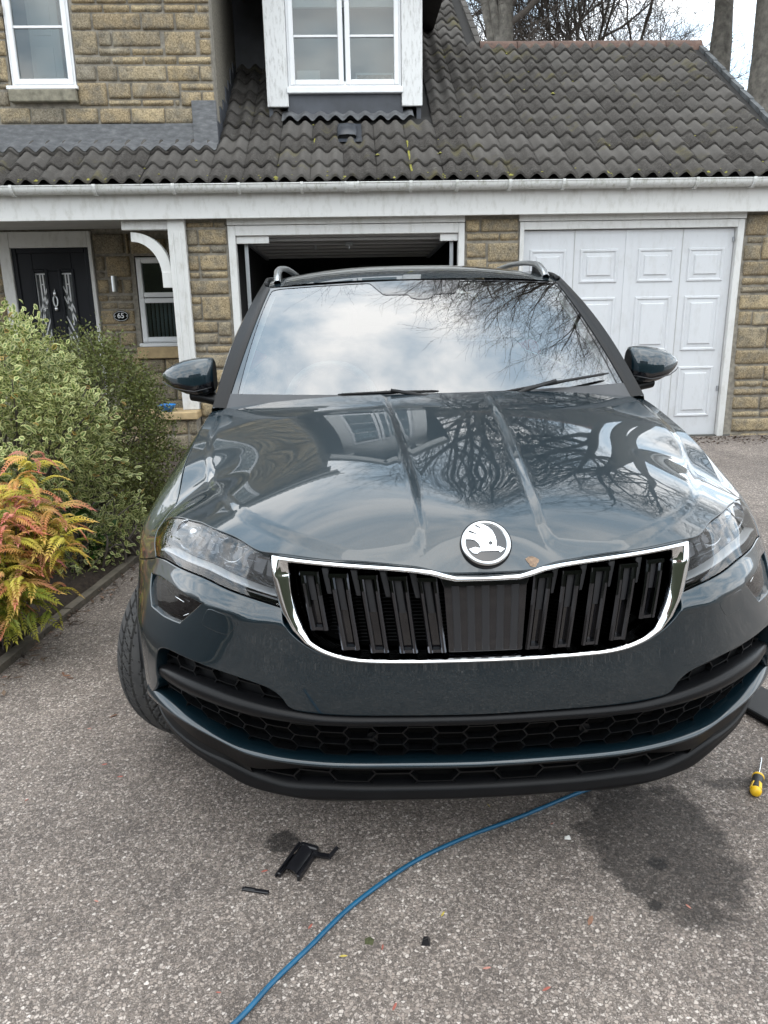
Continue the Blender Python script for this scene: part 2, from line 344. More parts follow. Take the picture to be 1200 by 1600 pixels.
# planting bed: soil sheet with uneven surface, left of the edging
KERB = [(-1.53, -1.0), (-1.50, 2.2), (-1.46, 2.85), (-1.42, 3.14), (-1.36, 3.52), (-1.30, 3.91), (-1.24, 4.32), (-1.20, 4.7), (-1.3, 6.2), (-1.5, 7.1)]
ky = np.array([p[1] for p in KERB]); kx = np.array([p[0] for p in KERB])
gy = np.linspace(-1, 7.1, 110); gx = np.linspace(0, 1, 50); G = np.zeros((110, 50, 3))
for i, y in enumerate(gy):
    e = np.interp(y, ky, kx) - .035
    for j, a in enumerate(gx):
        x = e - 3.2 * a * a; G[i, j] = (x, y, .012 + .05 * min(1, a * 6) + .018 * math.sin(x * 17 + y * 5) * math.sin(y * 13 - x * 7) * min(1, a * 9) + .012 * nrng.random() * min(1, a * 9))
sheet('flower_bed_soil', G, M['soil'], flip=True, kind='structure')
edg = thing('bed_edging', 'narrow weathered concrete edging along the planting bed beside the driveway', 'edging', (-1.42, 3.1, 0))
L = np.linspace(-1, 7.0, 10)
for i in range(len(L) - 1):
    P = [(np.interp(y, ky, kx) - .02, y, .008) for y in np.linspace(L[i] + .006, L[i + 1] - .006, 12)]
    mb = MB()
    for a, b in zip(P[:-1], P[1:]): mb.bar(a, b, .045, .05)
    V = np.array(mb.V) - np.array((-1.42, 3.1, 0)); mk('edging_stone', V, mb.F, M['kerb'], edg, smooth=False)
# bits of bark, dead leaf and twig on the soil: nobody could count them
V = []; F = []
for k in range(3600):
    y = rng.uniform(2.0, 5.2); e = float(np.interp(y, ky, kx)); x = e - abs(rng.gauss(0, .22)) + (abs(rng.gauss(.03, .07)) if rng.random() < .38 else -.02); a = rng.uniform(0, 6.28); l = rng.uniform(.006, .026); w = l * rng.uniform(.12, .4); z = .02 + (.03 if x < e - .1 else -.012) + rng.uniform(0, .012)
    c_, s_ = math.cos(a), math.sin(a); b = len(V); t1 = rng.uniform(-.006, .008)
    V += [(x - c_ * l, y - s_ * l, z), (x + s_ * w, y - c_ * w, z + .004), (x + c_ * l, y + s_ * l, z + t1), (x - s_ * w, y + c_ * w, z + .002)]; F += [[b, b + 1, b + 2, b + 3]]
t = NT('leaf_litter'); gi = t.n('ShaderNodeNewGeometry'); t.set(Base_Color=t.ramp(gi.outputs['Random Per Island'], (0, (.025, .016, .011)), (.5, (.085, .055, .036)), (.85, (.16, .11, .075)), (1, (.22, .12, .09))), Roughness=.9); M['litter'] = t.m
mk('leaf_litter', V, F, M['litter'], kind='stuff', smooth=False)
# crumbs and grit along the foot of the garage wall
V = []; F = []
for k in range(700):
    x = rng.uniform(1.4, 4.2); y = 7.5 - abs(rng.gauss(0, .18)); s = rng.uniform(.004, .018); b = len(V); z = .001
    V += [(x - s, y, z), (x, y - s * .6, z + s * .5), (x + s, y + s * .2, z), (x, y + s * .6, z + s * .3)]; F += [[b, b + 1, b + 2, b + 3]]
mk('grit', V, F, M['litter'], kind='stuff', smooth=False)
# ------------------------------------------------------------------ house
ST_UPPER=[(-2.486,-2.205,3.936,4.002),(-2.195,-1.96,3.935,4.001),(-1.949,-1.667,3.934,4.0),(-1.651,-1.367,3.933,3.999),(-1.351,-1.242,3.932,3.998),(-2.493,-2.318,3.798,3.931),(-2.304,-1.873,3.797,3.93),(-1.859,-1.569,3.795,3.928),(-1.555,-1.246,3.794,3.927),(-2.501,-2.282,3.593,3.787),(-2.264,-2.152,3.665,3.787),(-2.142,-1.704,3.66,3.785),(-2.276,-1.991,3.586,3.65),(-1.974,-1.688,3.584,3.648),(-1.671,-1.384,3.588,3.783),(-1.344,-1.242,3.724,3.782),(-1.352,-1.25,3.59,3.715),(-2.499,-2.178,3.515,3.583),(-2.162,-1.881,3.513,3.581),(-1.869,-1.571,3.512,3.58),(-1.557,-1.254,3.51,3.578),(-2.506,-2.322,3.377,3.506),(-2.307,-2.129,3.375,3.505),(-2.116,-1.676,3.373,3.503),(-1.665,-1.37,3.371,3.501),(-1.364,-1.252,3.369,3.5),(-2.507,-2.239,3.168,3.365),(-2.225,-2.019,3.228,3.36),(-2.004,-1.569,3.229,3.361),(-2.232,-1.932,3.165,3.222),(-1.921,-1.63,3.163,3.22),(-1.62,-1.574,3.162,3.219),(-1.551,-1.25,3.289,3.359),(-1.558,-1.366,3.161,3.284),(-1.36,-1.247,3.165,3.283),(-3.249,-2.971,3.023,3.156),(-2.96,-2.664,3.021,3.154),(-2.644,-2.345,3.018,3.151),(-2.324,-2.041,3.015,3.149),(-2.031,-1.724,3.013,3.147),(-1.718,-1.252,3.01,3.144),(-3.269,-3.108,3.724,3.787),(-3.285,-3.114,3.588,3.715),(-3.312,-3.13,3.376,3.579),(-3.334,-3.13,3.311,3.367),(-3.35,-3.141,3.171,3.296),(-3.238,-3.098,3.913,4.001),(-3.254,-3.106,3.796,3.904),(-2.475,-2.265,4.009,4.105),(-2.255,-1.984,4.008,4.104),(-1.972,-1.663,4.007,4.103),(-1.65,-1.239,4.006,4.102)]
ST_PIERL=[(-1.507,-1.255,2.042,2.093),(-1.249,-1.148,2.039,2.091),(-1.512,-1.409,1.891,2.03),(-1.399,-1.146,1.893,2.027),(-1.506,-1.301,1.82,1.881),(-1.295,-1.151,1.817,1.879),(-1.51,-1.414,1.67,1.802),(-1.402,-1.153,1.668,1.805),(-1.509,-1.411,1.594,1.657),(-1.401,-1.154,1.596,1.664),(-1.515,-1.155,1.455,1.579),(-1.515,-1.419,1.364,1.438),(-1.415,-1.152,1.221,1.435),(-1.518,-1.424,1.225,1.357),(-1.515,-1.285,1.105,1.207),(-1.524,-1.289,1.002,1.097),(-1.278,-1.155,1.072,1.204),(-1.282,-1.157,0.993,1.062),(-1.518,-1.405,0.918,0.983),(-1.397,-1.155,0.914,0.984),(-1.521,-1.177,0.775,0.901),(-1.531,-1.358,0.685,0.762),(-1.352,-1.173,0.62,0.759),(-1.535,-1.367,0.542,0.673),(-1.361,-1.175,0.538,0.608)]
ST_PORCH=[(-2.724,-2.402,1.885,2.087),(-2.338,-1.969,1.879,2.028),(-2.391,-2.348,1.882,2.084),(-2.719,-2.625,1.714,1.865),(-2.611,-2.359,1.646,1.862),(-2.717,-2.629,1.637,1.703),(-2.724,-2.606,1.484,1.626),(-2.527,-2.466,1.481,1.624),(-2.453,-2.358,1.48,1.622),(-2.734,-2.632,1.396,1.466),(-2.625,-2.366,1.397,1.463),(-2.709,-2.538,1.317,1.388),(-2.532,-2.361,1.314,1.385),(-2.723,-2.364,1.159,1.304),(-2.725,-2.37,1.08,1.147),(-2.738,-2.554,0.934,1.07),(-2.545,-2.37,0.93,1.067)]
ST_PIERM=[(1.066,1.195,1.975,2.084),(1.208,1.557,1.972,2.086),(1.072,1.378,1.894,1.962),(1.386,1.561,1.891,1.959),(1.074,1.259,1.747,1.878),(1.277,1.565,1.707,1.874),(1.076,1.267,1.611,1.733),(1.28,1.569,1.607,1.694)]
ST_PIERR=[(3.717,3.919,1.907,2.094),(3.74,3.88,1.834,1.897),(3.889,4.072,1.832,1.895),(3.719,3.877,1.686,1.822),(3.889,4.081,1.688,1.89),(3.728,4.082,1.542,1.674),(3.73,4.074,1.46,1.525),(3.728,4.107,1.384,1.443),(3.729,4.029,1.232,1.37),(3.735,3.862,1.083,1.216),(3.874,4.095,1.08,1.213),(3.744,4.029,0.864,1.066),(4.038,4.165,0.86,1.063),(3.746,4.118,0.709,0.848),(3.754,4.042,0.561,0.694),(4.052,4.208,0.556,0.69),(3.766,4.037,0.482,0.549),(4.046,4.223,0.477,0.545),(3.768,4.137,0.404,0.467),(3.768,4.031,0.265,0.389),(4.043,4.247,0.259,0.384),(3.776,4.05,0.182,0.246),(4.059,4.261,0.176,0.24),(3.781,4.179,0.037,0.169),(3.769,4.048,-0.045,0.02),(4.058,4.291,-0.051,0.014)]
FY = 7.545; HO = np.array([0, FY, 0.]); HP = 8.70; UY = 8.07; DY = 8.592
house = thing('house', 'sandstone house with grey tiled roof, white dormer and attached double garage behind the car', 'house', tuple(HO))
def hm(name, mb, mat, parent=house, smooth=False, **k): return mk(name, np.array(mb.V) - HO, mb.F, mat, parent, smooth=smooth, **k)
def stone(x0, x1, z0, z1, Y, parent):
    w, h = x1 - x0, z1 - z0; nx = max(3, min(9, int(w / .035))); nz = max(3, min(6, int(h / .03)))
    cx, cz = (x0 + x1) / 2, (z0 + z1) / 2; V = []; ph = rng.uniform(0, 9); tl = rng.uniform(-.004, .004); rec = rng.uniform(0, .007)
    us = np.r_[-.5, -.5 + .007 / w, np.linspace(-.5 + .035 / w, .5 - .035 / w, nx - 1), .5 - .007 / w, .5]; vs = np.r_[-.5, -.5 + .007 / h, np.linspace(-.5 + .03 / h, .5 - .03 / h, nz - 1), .5 - .007 / h, .5]
    if w < .09: us = np.linspace(-.5, .5, 5)
    if h < .08: vs = np.linspace(-.5, .5, 5)
    nU, nV = len(us), len(vs)
    for i, a in enumerate(us):
        for j, b in enumerate(vs):
            eu = min(i, nU - 1 - i); ev = min(j, nV - 1 - j); e = min(eu, ev)
            y = (.022 if e == 0 else (-.001 if e == 1 else -.005)) + rec
            if e >= 1: y += .0055 * math.sin(a * w * 37 + ph) * math.sin(b * h * 43 + ph * 2) + rng.uniform(-.0035, .0035) + tl * b * 4
            jx = 0; jz = 0
            if eu == 0: jx = -math.copysign(rng.uniform(0, .005), a)
            if ev == 0: jz = -math.copysign(rng.uniform(0, .005), b)
            if eu == 0 and ev == 0: jx -= math.copysign(.006, a); jz -= math.copysign(.006, b)
            V.append((a * w + jx, y, b * h + jz))
    o = mk('stone', V, grid_faces(nU, nV), M['stone'], parent); o.location = (cx, Y - FY - .010, cz); return o
def fill(x0, x1, z0, z1, Y, parent, skip=None):
    z = z0
    while z < z1 - .03:
        h = rng.choice([.075, .11, .14, .15, .16]); h = min(h, z1 - z)
        if z1 - z - h < .05: h = z1 - z
        x = x0
        while x < x1 - .02:
            w = rng.choice([.14, .2, .24, .3, .34]); w = min(w, x1 - x)
            if x1 - x - w < .07: w = x1 - x
            if not (skip and skip(x, x + w, z, z + h)): stone(x + .004, x + w - .004, z + .004, z + h - .004, Y, parent)
            x += w
        z += h
def wall(boxes, label=None):
    mb = MB()
    for b in boxes: mb.box(*b)
    return hm('wall', mb, M['mortar'], label=label)
# garage front: three stone piers round the two openings
w1 = wall([(-1.505, -1.135, FY + .012, FY + .25, -.05, 2.12)]); w2 = wall([(1.06, 1.57, FY + .012, FY + .25, -.05, 2.12)]); w3 = wall([(3.70, 4.25, FY + .012, FY + .25, -.05, 2.12)])
for q in ST_PIERL: stone(*q, FY, w1)
fill(-1.505, -1.14, .0, min(q[2] for q in ST_PIERL) - .008, FY, w1)
for q in ST_PIERM: stone(*q, FY, w2)
fill(1.07, 1.565, .0, min(q[2] for q in ST_PIERM) - .008, FY, w2)
for q in ST_PIERR: stone(*q, FY, w3)
fill(3.74, 4.2, .0, min(q[2] for q in ST_PIERR) - .008, FY, w3)
# porch back wall with door and small window openings
w4 = wall([(-2.735, -2.315, HP + .012, HP + .25, -.05, 2.14), (-2.315, -1.85, HP + .012, HP + .25, 1.86, 2.14), (-2.315, -1.85, HP + .012, HP + .25, -.05, .90), (-1.85, -1.2, HP + .012, HP + .25, -.05, 2.14), (-4.6, -3.70, HP + .012, HP + .25, -.05, 2.14), (-3.70, -2.735, HP + .012, HP + .25, 2.05, 2.14)])
for q in ST_PORCH: stone(*q, HP, w4)
fill(-1.96, -1.52, 1.87, 2.03, HP, w4); fill(-1.86, -1.5, .3, 1.87, HP, w4)
fill(-2.72, -2.33, .6, min(q[2] for q in ST_PORCH) - .006, HP, w4); fill(-4.3, -3.71, .9, 2.1, HP, w4); fill(-2.32, -1.87, .0, .785, HP, w4)
# upper storey: stone front, rendered flank
w5 = wall([(-2.505, -1.245, UY + .012, UY + .2, 2.7, 5.0), (-4.6, -3.115, UY + .012, UY + .2, 2.7, 5.0), (-3.115, -2.505, UY + .012, UY + .2, 2.7, 3.30), (-3.115, -2.505, UY + .012, UY + .2, 4.55, 5.0)])
for q in ST_UPPER: stone(*q, UY, w5)
fill(-2.49, -1.246, 4.08, 5.0, UY, w5); fill(-3.9, -3.13, 3.0, 4.2, UY, w5, lambda a, b, c_, d: any(a < q[1] and b > q[0] and c_ < q[3] and d > q[2] for q in ST_UPPER))
hm('side_wall', MB().box(-1.40, -1.240, UY + .2, 14, 2.4, 5.0), M['render'])
hm('quoin', MB().box(-1.40, -1.243, UY + .014, UY + .199, 2.7, 5.0), M['mortar'])
hm('gable_wall', MB().box(4.12, 4.22, FY + .26, 13.4, 0, 2.45), M['render']); 
hm('gable_wall', MB().add([(1.60, 10.3, 0), (1.60, 14.6, 0), (1.60, 14.6, 4.2), (1.60, 12.4, 5.42), (1.60, 10.3, 4.1)], [[0, 1, 2, 3, 4]]).add([(4.15, 7.9, 2.4), (4.15, 12.9, 2.4), (4.15, 10.42, 4.15)], [[0, 1, 2]]), M['render'])
# ---- roof
TH = R(32); cT, sT = math.cos(TH), math.sin(TH); EY, EZ = 7.40, 2.395
def rp(s): return EY + s * cT, EZ + s * sT
SR = (10.42 - EY) / cT; STOP = (12.4 - EY) / cT
deck = MB()
def slab(x0, x1, s0, s1, th=.04, dz=-.012):
    y0, z0 = rp(s0); y1, z1 = rp(s1); V = [(x, y, z + dz + k) for k in (0, -th) for x, y, z in ((x0, y0, z0), (x1, y0, z0), (x1, y1, z1), (x0, y1, z1))]
    deck.add(V, [[0, 1, 2, 3], [7, 6, 5, 4], [0, 4, 5, 1], [1, 5, 6, 2], [2, 6, 7, 3], [3, 7, 4, 0]])
slab(-4.62, -1.24, .02, .80); slab(-1.24, 1.60, .02, STOP); slab(1.60, 4.30, .02, SR)
V = []
deck.add([(1.6, 10.44, 4.27), (4.3, 10.44, 4.27), (4.3, 13.4, 2.42), (1.6, 13.4, 2.42)], [[3, 2, 1, 0]]); deck.add([(-1.24, 12.42, 5.52), (1.6, 12.42, 5.52), (1.6, 15.5, 3.6), (-1.24, 15.5, 3.6)], [[3, 2, 1, 0]])
roof = hm('roof', deck, plain('roof_deck', (.02, .019, .018), .95))
TW, GA, TL = .30, .293, .372
xs = np.linspace(-TW / 2, TW / 2, 17)
def prof(x):
    q = ((x + TW / 2) / TW * 2) % 1.0; q = np.where(x >= TW / 2 - 1e-6, 1.0, q); return .047 * (.5 - .5 * np.cos(2 * np.pi * np.clip((q - .04) / .92, 0, 1))) ** .9
def tile_mesh():
    V = []; z = prof(xs)
    for y in (0, TL): V += [(x, y, zz) for x, zz in zip(xs, z)]
    V += [(x, 0, zz - .021) for x, zz in zip(xs, z)]; V += [(x, .004, zz - .021) for x, zz in zip(xs, z)]
    n = len(xs); F = []
    for i in range(n - 1): F += [[i, i + 1, n + i + 1, n + i], [2 * n + i, 2 * n + i + 1, i + 1, i]]
    for a, b in ((0, 1),): pass
    V += [(xs[0], 0, z[0] - .021), (xs[0], TL, z[0] - .021), (xs[-1], 0, z[-1] - .021), (xs[-1], TL, z[-1] - .021)]; k = 4 * n
    F += [[0, n, k + 1, k], [n - 1, k + 2, k + 3, 2 * n - 1]]
    me = bpy.data.meshes.new('tile'); me.from_pydata([tuple(map(float, v)) for v in V], [], F); me.update()
    sm = [abs(p.normal.z) > .5 for p in me.polygons]; me.polygons.foreach_set('use_smooth', sm)
    me.materials.append(M['tile']); return me
TM = tile_mesh(); tilt = math.asin(.032 / TL); tiles = []
for r in range(0, 19):
    s = r * GA; y, z = rp(s)
    for k in range(-15, 14):
        x = k * TW + .10
        ok = (-4.65 < x < 4.32) and s < SR - .10
        if x < -1.12: ok = ok and s < .72
        if -.78 < x < .72 and y > DY - .22: ok = False
        if s >= SR - .10: ok = (.72 <= x < 1.58) and s < STOP - .1
        if s >= SR - .10 and -1.24 < x < -.8 and s < SR + 1: ok = True
        if ok: tiles.append((x, y, z, r))
for (x, y, z, r) in tiles:
    o = link(bpy.data.objects.new('tile', TM)); o.parent = roof
    o.location = (x + rng.uniform(-.003, .003), y - FY - .028 * sT + rng.uniform(-.004, .004), z + .031 * cT + rng.uniform(-.002, .003)); k_ = 3.0 if rng.random() < .07 else 1.0; o.rotation_euler = (TH - tilt + rng.uniform(-.006, .006), rng.uniform(-.007, .007) * k_, rng.uniform(-.006, .006) * k_)
print('tiles', len(tiles))
for k in range(6):       # ridge tiles over the garage
    x0 = 1.60 + k * .45; V = []; nA = 9
    for xx, rr in ((x0 + .004, .125), (x0 + .43, .122), (x0 + .448, .128)):
        for i in range(nA): a = math.pi * (i / (nA - 1)) * 1.1 - .05 * math.pi; V.append((xx, 10.42 + rr * math.cos(a), 4.235 + rr * math.sin(a) * .95 - .02))
    F = grid_faces(3, nA, flip=True); F.append(list(range(nA))); F.append([2 * nA + i for i in range(nA)][::-1])
    hm('ridge_tile', MB().add(V, F), M['ridge'], roof, smooth=True)
# verge tiles at the two raking edges
def verge(x, s0, s1, mat, w=.05):
    n = int(round((s1 - s0) / GA))
    for k in range(n):
        a = s0 + k * GA; y0, z0 = rp(a - .02); y1, z1 = rp(a + GA); mb = MB(); V = []
        for dx_ in (0, w):
            for (yy, zz, u) in ((y0, z0, .045), (y1, z1, .030), (y1, z1, -.07), (y0, z0, -.055)): V.append((x + dx_, yy, zz + u))
        mb.add(V, [[3, 2, 1, 0], [4, 5, 6, 7], [0, 1, 5, 4], [1, 2, 6, 5], [2, 3, 7, 6], [3, 0, 4, 7]]); hm('verge_tile', mb, mat, roof)
M['verge'] = plain('verge_cement', (.085, .09, .093), .9, var=.45, vscale=9, bump=.3)
verge(4.255, 0, SR, M['verge']); verge(1.57, SR, STOP, M['tile'], .07)
hm('bargeboard', MB().add([(4.30, EY, EZ - .25), (4.30, 10.42, 4.05), (4.30, 10.42, 4.25), (4.30, EY, EZ - .03), (4.33, EY, EZ - .25), (4.33, 10.42, 4.05), (4.33, 10.42, 4.25), (4.33, EY, EZ - .03)], [[0, 1, 2, 3], [7, 6, 5, 4], [0, 4, 5, 1], [3, 2, 6, 7]]), M['white'])
# moss: tufts in the tile hollows and on the eave, streaks down three joints
V = []; F = []
def blob(x, y, z, s):
    b = len(V)
    for (a, r_, h) in [(i * math.pi / 3, s * rng.uniform(.7, 1.2), 0) for i in range(6)]: V.append((x + r_ * math.cos(a), y + r_ * math.sin(a) * .8, z - s * .1))
    V.append((x, y, z + s * .55)); F.extend([[b + i, b + (i + 1) % 6, b + 6] for i in range(6)])
for k in range(170):
    x = rng.uniform(-3, 4.2); s = abs(rng.gauss(0, .05)) if rng.random() < .55 else rng.uniform(0, 3.3)
    if (x < -1.2 and s > .7) or (-.85 < x < .8 and s > 1.2): continue
    xx = round(x / .15) * .15 + .10 + rng.uniform(-.02, .02); y, z = rp(s); blob(xx, y - .01, z + .024, rng.uniform(.008, .017) if rng.random() < .85 else rng.uniform(.02, .035))
mk('moss', np.array(V) - HO, F, M['moss'], roof, kind='stuff')
for x, s0, s1 in ((-1.03, .08, .62), (.565, .15, .80), (-.32, .75, .98)):
    y0, z0 = rp(s0); y1, z1 = rp(s1); P = [(x + rng.uniform(-.004, .004), y0 + (y1 - y0) * a, z0 + (z1 - z0) * a + .022) for a in np.linspace(0, 1, 9)]
    mb = MB()
    for a, b in zip(P[:-1], P[1:]): mb.bar(a, b, .018, .012)
    hm('moss_streak', mb, M['moss'], roof)
# wet black stain at the gutter joint over the garage: debris in the gutter
V = []; F = []
for k in range(420):
    x = rng.gauss(.28, .22) if rng.random() < .6 else rng.uniform(-3.3, 4.1); y = 7.372 + rng.uniform(-.02, .03); z = 2.392 + rng.uniform(0, .022) * math.exp(-abs(x - .28)); l = rng.uniform(.006, .022); a = rng.uniform(0, 3.1); b = len(V)
    V += [(x - l * math.cos(a), y, z), (x, y - .005, z + .008), (x + l * math.cos(a), y, z + l * math.sin(a) * .7)]; F.append([b, b + 1, b + 2])
mk('gutter_debris', np.array(V) - HO, F, M['void'], house, kind='stuff', smooth=False)
# ---- fascia, soffit, gutter
hm('fascia', MB().box(-4.62, 4.30, FY - .125, FY - .095, 2.108, 2.345, .004), M['white'])
hm('soffit', MB().box(-4.62, -1.52, FY - .09, HP + .2, 2.135, 2.16).box(-1.52, 4.25, FY - .09, FY + .3, 2.12, 2.15), M['soffit'])
G = []
for x in (-4.62, 4.36): G.append([(x, 7.345 - .058 * math.cos(a), 2.372 - .058 * math.sin(a)) for a in np.linspace(-.12, math.pi + .12, 14)])
G2 = []
for x in (-4.62, 4.36): G2.append([(x, 7.345 - .053 * math.cos(a), 2.372 - .053 * math.sin(a)) for a in np.linspace(-.12, math.pi + .12, 14)])
mb = MB(); g = np.array(G).reshape(-1, 3); mb.add(g, grid_faces(2, 14)); g = np.array(G2).reshape(-1, 3); mb.add(g, grid_faces(2, 14, flip=True))
for i in (0, 1): mb.add(np.r_[np.array(G[i]), np.array(G2[i])[::-1]], [list(range(28))])
mb.tube([(-4.62, 7.287, 2.380), (4.36, 7.287, 2.380)], .006, 6)
gut = hm('gutter', mb, M['gutter'], smooth=True)
for x in (-3.9, -2.93, -2.22, -1.54, -.97, -.42, .54, .95, 1.42, 1.90, 2.50, 3.10, 3.62, 4.1):
    P = [(x, 7.345 - .067 * math.cos(a), 2.372 - .067 * math.sin(a)) for a in np.linspace(-.25, math.pi, 12)]; mb = MB()
    for a, b in zip(P[:-1], P[1:]): mb.bar(a, b, .012, .026, up=(1, 0, 0))
    hm('gutter_bracket', mb, M['gutter'], gut)
mb = MB()
for dx_ in (-.055, .055):
    P = [(.02 + dx_, 7.345 - .066 * math.cos(a), 2.372 - .066 * math.sin(a)) for a in np.linspace(-.25, math.pi, 12)]
    for a, b in zip(P[:-1], P[1:]): mb.bar(a, b, .012, .014, up=(1, 0, 0))
P = [(.02, 7.345 - .062 * math.cos(a), 2.372 - .062 * math.sin(a)) for a in np.linspace(-.1, math.pi, 12)]
for a, b in zip(P[:-1], P[1:]): mb.bar(a, b, .006, .13, up=(1, 0, 0))
hm('gutter_joint', mb, M['gutter'], gut)
# lead flashing over the porch roof, and the wavy apron under the dormer
def apron(x0, x1, s0, s1, wave=.028, y_wall=None, zt=None):
    n = int((x1 - x0) / .012) + 2; G = []
    for x in np.linspace(x0, x1, n):
        q = ((x - .10 + TW / 2) / TW * 2) % 1.0; h = .047 * (.5 - .5 * math.cos(2 * math.pi * q)) ** .85
        row = []
        for a in np.linspace(0, 1, 6):
            s = s0 + (s1 - s0) * a; y, z = rp(s); row.append((x, y - .03 * sT, z + .036 + h * (1 - a * .6) + .002 * math.sin(x * 40)))
        if y_wall is not None: row.append((x, y_wall, zt)); 
        G.append(row)
    G = np.array(G); return G.reshape(-1, 3), grid_faces(G.shape[0], G.shape[1], flip=True)
V, F = apron(-4.62, -1.235, .60, .80, y_wall=UY + .008, zt=2.86); mb = MB().add(V, F); mb.box(-4.62, -1.46, UY - .010, UY + .01, 2.80, 3.012, .003); mb.box(-1.46, -1.232, UY - .040, UY + .01, 2.80, 3.20, .004)
hm('lead_flashing', mb, M['lead'], smooth=False)
mb = MB()
for k in range(7): y0 = UY + k * .22; z0 = rp((y0 - EY) / cT)[1]; mb.box(-1.24, -1.228, y0, y0 + .21, z0 - .02, z0 + .22 + .03 * (k % 2), 0)
hm('step_flashing', mb, M['lead_dark'])
V, F = apron(-.66, .66, 1.26, 1.50); mb = MB().add(V, F); hm('lead_apron', mb, M['lead'], smooth=True)
# ---- roof vent
vx = -.01; y0, z0 = rp(.80); mb = MB()
Gv = []
for a, (s, h, w) in enumerate([(.80, .085, .088), (.84, .115, .094), (.92, .125, .096), (1.02, .10, .094), (1.10, .06, .09)]):
    y, z = rp(s); Gv.append([(vx - w, y, z + .03), (vx - w, y, z + h * .8), (vx - w * .85, y, z + h), (vx, y, z + h * 1.06), (vx + w * .85, y, z + h), (vx + w, y, z + h * .8), (vx + w, y, z + .03)])
Gv = np.array(Gv); mb.add(Gv.reshape(-1, 3), grid_faces(5, 7, flip=True)); rv = hm('roof_vent', mb, M['vent'], smooth=True)
y, z = rp(.815); hm('vent_throat', MB().box(vx - .075, vx + .075, y - .001, y + .06, z + .02, z + .075), M['void'], rv)
y, z = rp(.74); ya, za = rp(1.16); hm('vent_plate', MB().add([(vx - .12, y, z + .045), (vx + .14, y, z + .045), (vx + .14, ya, za + .045), (vx - .12, ya, za + .045)], [[0, 1, 2, 3]]), M['vent'], rv)
# ---- windows: frame > pane, glazing bar, sill
def window(x0, x1, z0, z1, Y, cas, bar_z, fw=.055, cw=.05, parent=house, inside=None, gb=.022):
    fr = MB()
    fr.box(x0, x0 + fw, Y, Y + .07, z0, z1, .004).box(x1 - fw, x1, Y, Y + .07, z0, z1, .004).box(x0 + fw, x1 - fw, Y, Y + .07, z0, z0 + fw, .004).box(x0 + fw, x1 - fw, Y, Y + .07, z1 - fw, z1, .004)
    w = hm('window', fr, M['upvc'], parent)
    for (a0, a1, b0, b1) in cas:
        mb = MB(); yy = Y - .012
        mb.box(a0, a0 + cw, yy, Y + .05, b0, b1, .007).box(a1 - cw, a1, yy, Y + .05, b0, b1, .007).box(a0 + cw, a1 - cw, yy, Y + .05, b0, b0 + cw, .007).box(a0 + cw, a1 - cw, yy, Y + .05, b1 - cw, b1, .007)
        hm('casement', mb, M['upvc'], w)
        hm('pane', MB().box(a0 + cw - .004, a1 - cw + .004, Y + .02, Y + .026, b0 + cw - .004, b1 - cw + .004), M['pane'], w)
        for bz in bar_z:
            if b0 < bz < b1: hm('glazing_bar', MB().box(a0 + cw, a1 - cw, Y + .004, Y + .019, bz - gb / 2, bz + gb / 2, .003), M['upvc'], w)
    return w
wd = window(-.585, .545, 3.428, 4.60, DY + .0, [(-.565, -.03, 3.448, 4.58), (-.01, .525, 3.448, 4.58)], (3.885, 4.28))
hm('sill', MB().box(-.60, .56, DY - .05, DY + .03, 3.368, 3.426, .006), M['upvc'], wd)
hm('room', MB().box(-.75, .70, DY + .30, DY + .32, 3.2, 4.75), M['blind'], wd); hm('room_ledge', MB().box(-.58, .54, DY + .08, DY + .30, 3.40, 3.47), M['int_white'], wd)
hm('blind', MB().box(-.57, .53, DY + .09, DY + .12, 4.16, 4.56), M['int_white'], wd)
hm('picture', MB().box(.09, .47, DY + .12, DY + .14, 3.47, 3.585), M['card'], wd); hm('picture_print', MB().box(.105, .455, DY + .116, DY + .119, 3.48, 3.565), M['photo'], wd)
hm('card', MB().box(-.50, -.27, DY + .12, DY + .13, 3.47, 3.61), M['card'], wd)
wu = window(-3.105, -2.515, 3.335, 4.58, UY + .02, [(-3.085, -2.535, 3.352, 4.56)], (3.83, 4.2))
hm('sill', MB().box(-3.14, -2.49, UY - .05, UY + .02, 3.302, 3.334, .005), M['upvc'], wu); hm('stone_sill', MB().box(-3.12, -2.505, UY - .07, UY + .1, 3.195, 3.298, .008), M['sill'], wu)
hm('room', MB().box(-3.9, -1.9, UY + .42, UY + .44, 3.2, 4.9).box(-3.1, -2.52, UY + .1, UY + .42, 3.2, 3.345), M['int_grey'], wu)
mb = MB().box(-3.02, -2.73, UY + .36, UY + .40, 3.35, 4.55, .004).box(-2.98, -2.80, UY + .352, UY + .361, 3.42, 3.75, .004).box(-2.98, -2.80, UY + .352, UY + .361, 3.85, 4.4, .004); hm('inner_door', mb, M['int_white'], wu)
wp = window(-2.305, -1.86, .955, 1.845, HP + .02, [(-2.295, -1.87, 1.435, 1.835), (-2.295, -1.87, .965, 1.425)], ())
hm('sill', MB().box(-2.33, -1.84, HP - .05, HP + .02, .915, .953, .005), M['upvc'], wp); hm('stone_sill', MB().box(-2.36, -1.80, HP - .06, HP + .1, .79, .912, .008), M['tan_sill'], wp)
hm('room', MB().box(-2.7, -1.4, HP + .35, HP + .37, .6, 2.1), M['dark_int'], wp)
mb = MB()
for k in range(9): x = -2.26 + k * .045; mb.tube([(x, HP + .20 + .02 * (k % 2), .96), (x + .006, HP + .20, 1.38)], .016, 6)
hm('net_curtain', mb, M['int_grey'], wp, smooth=True)
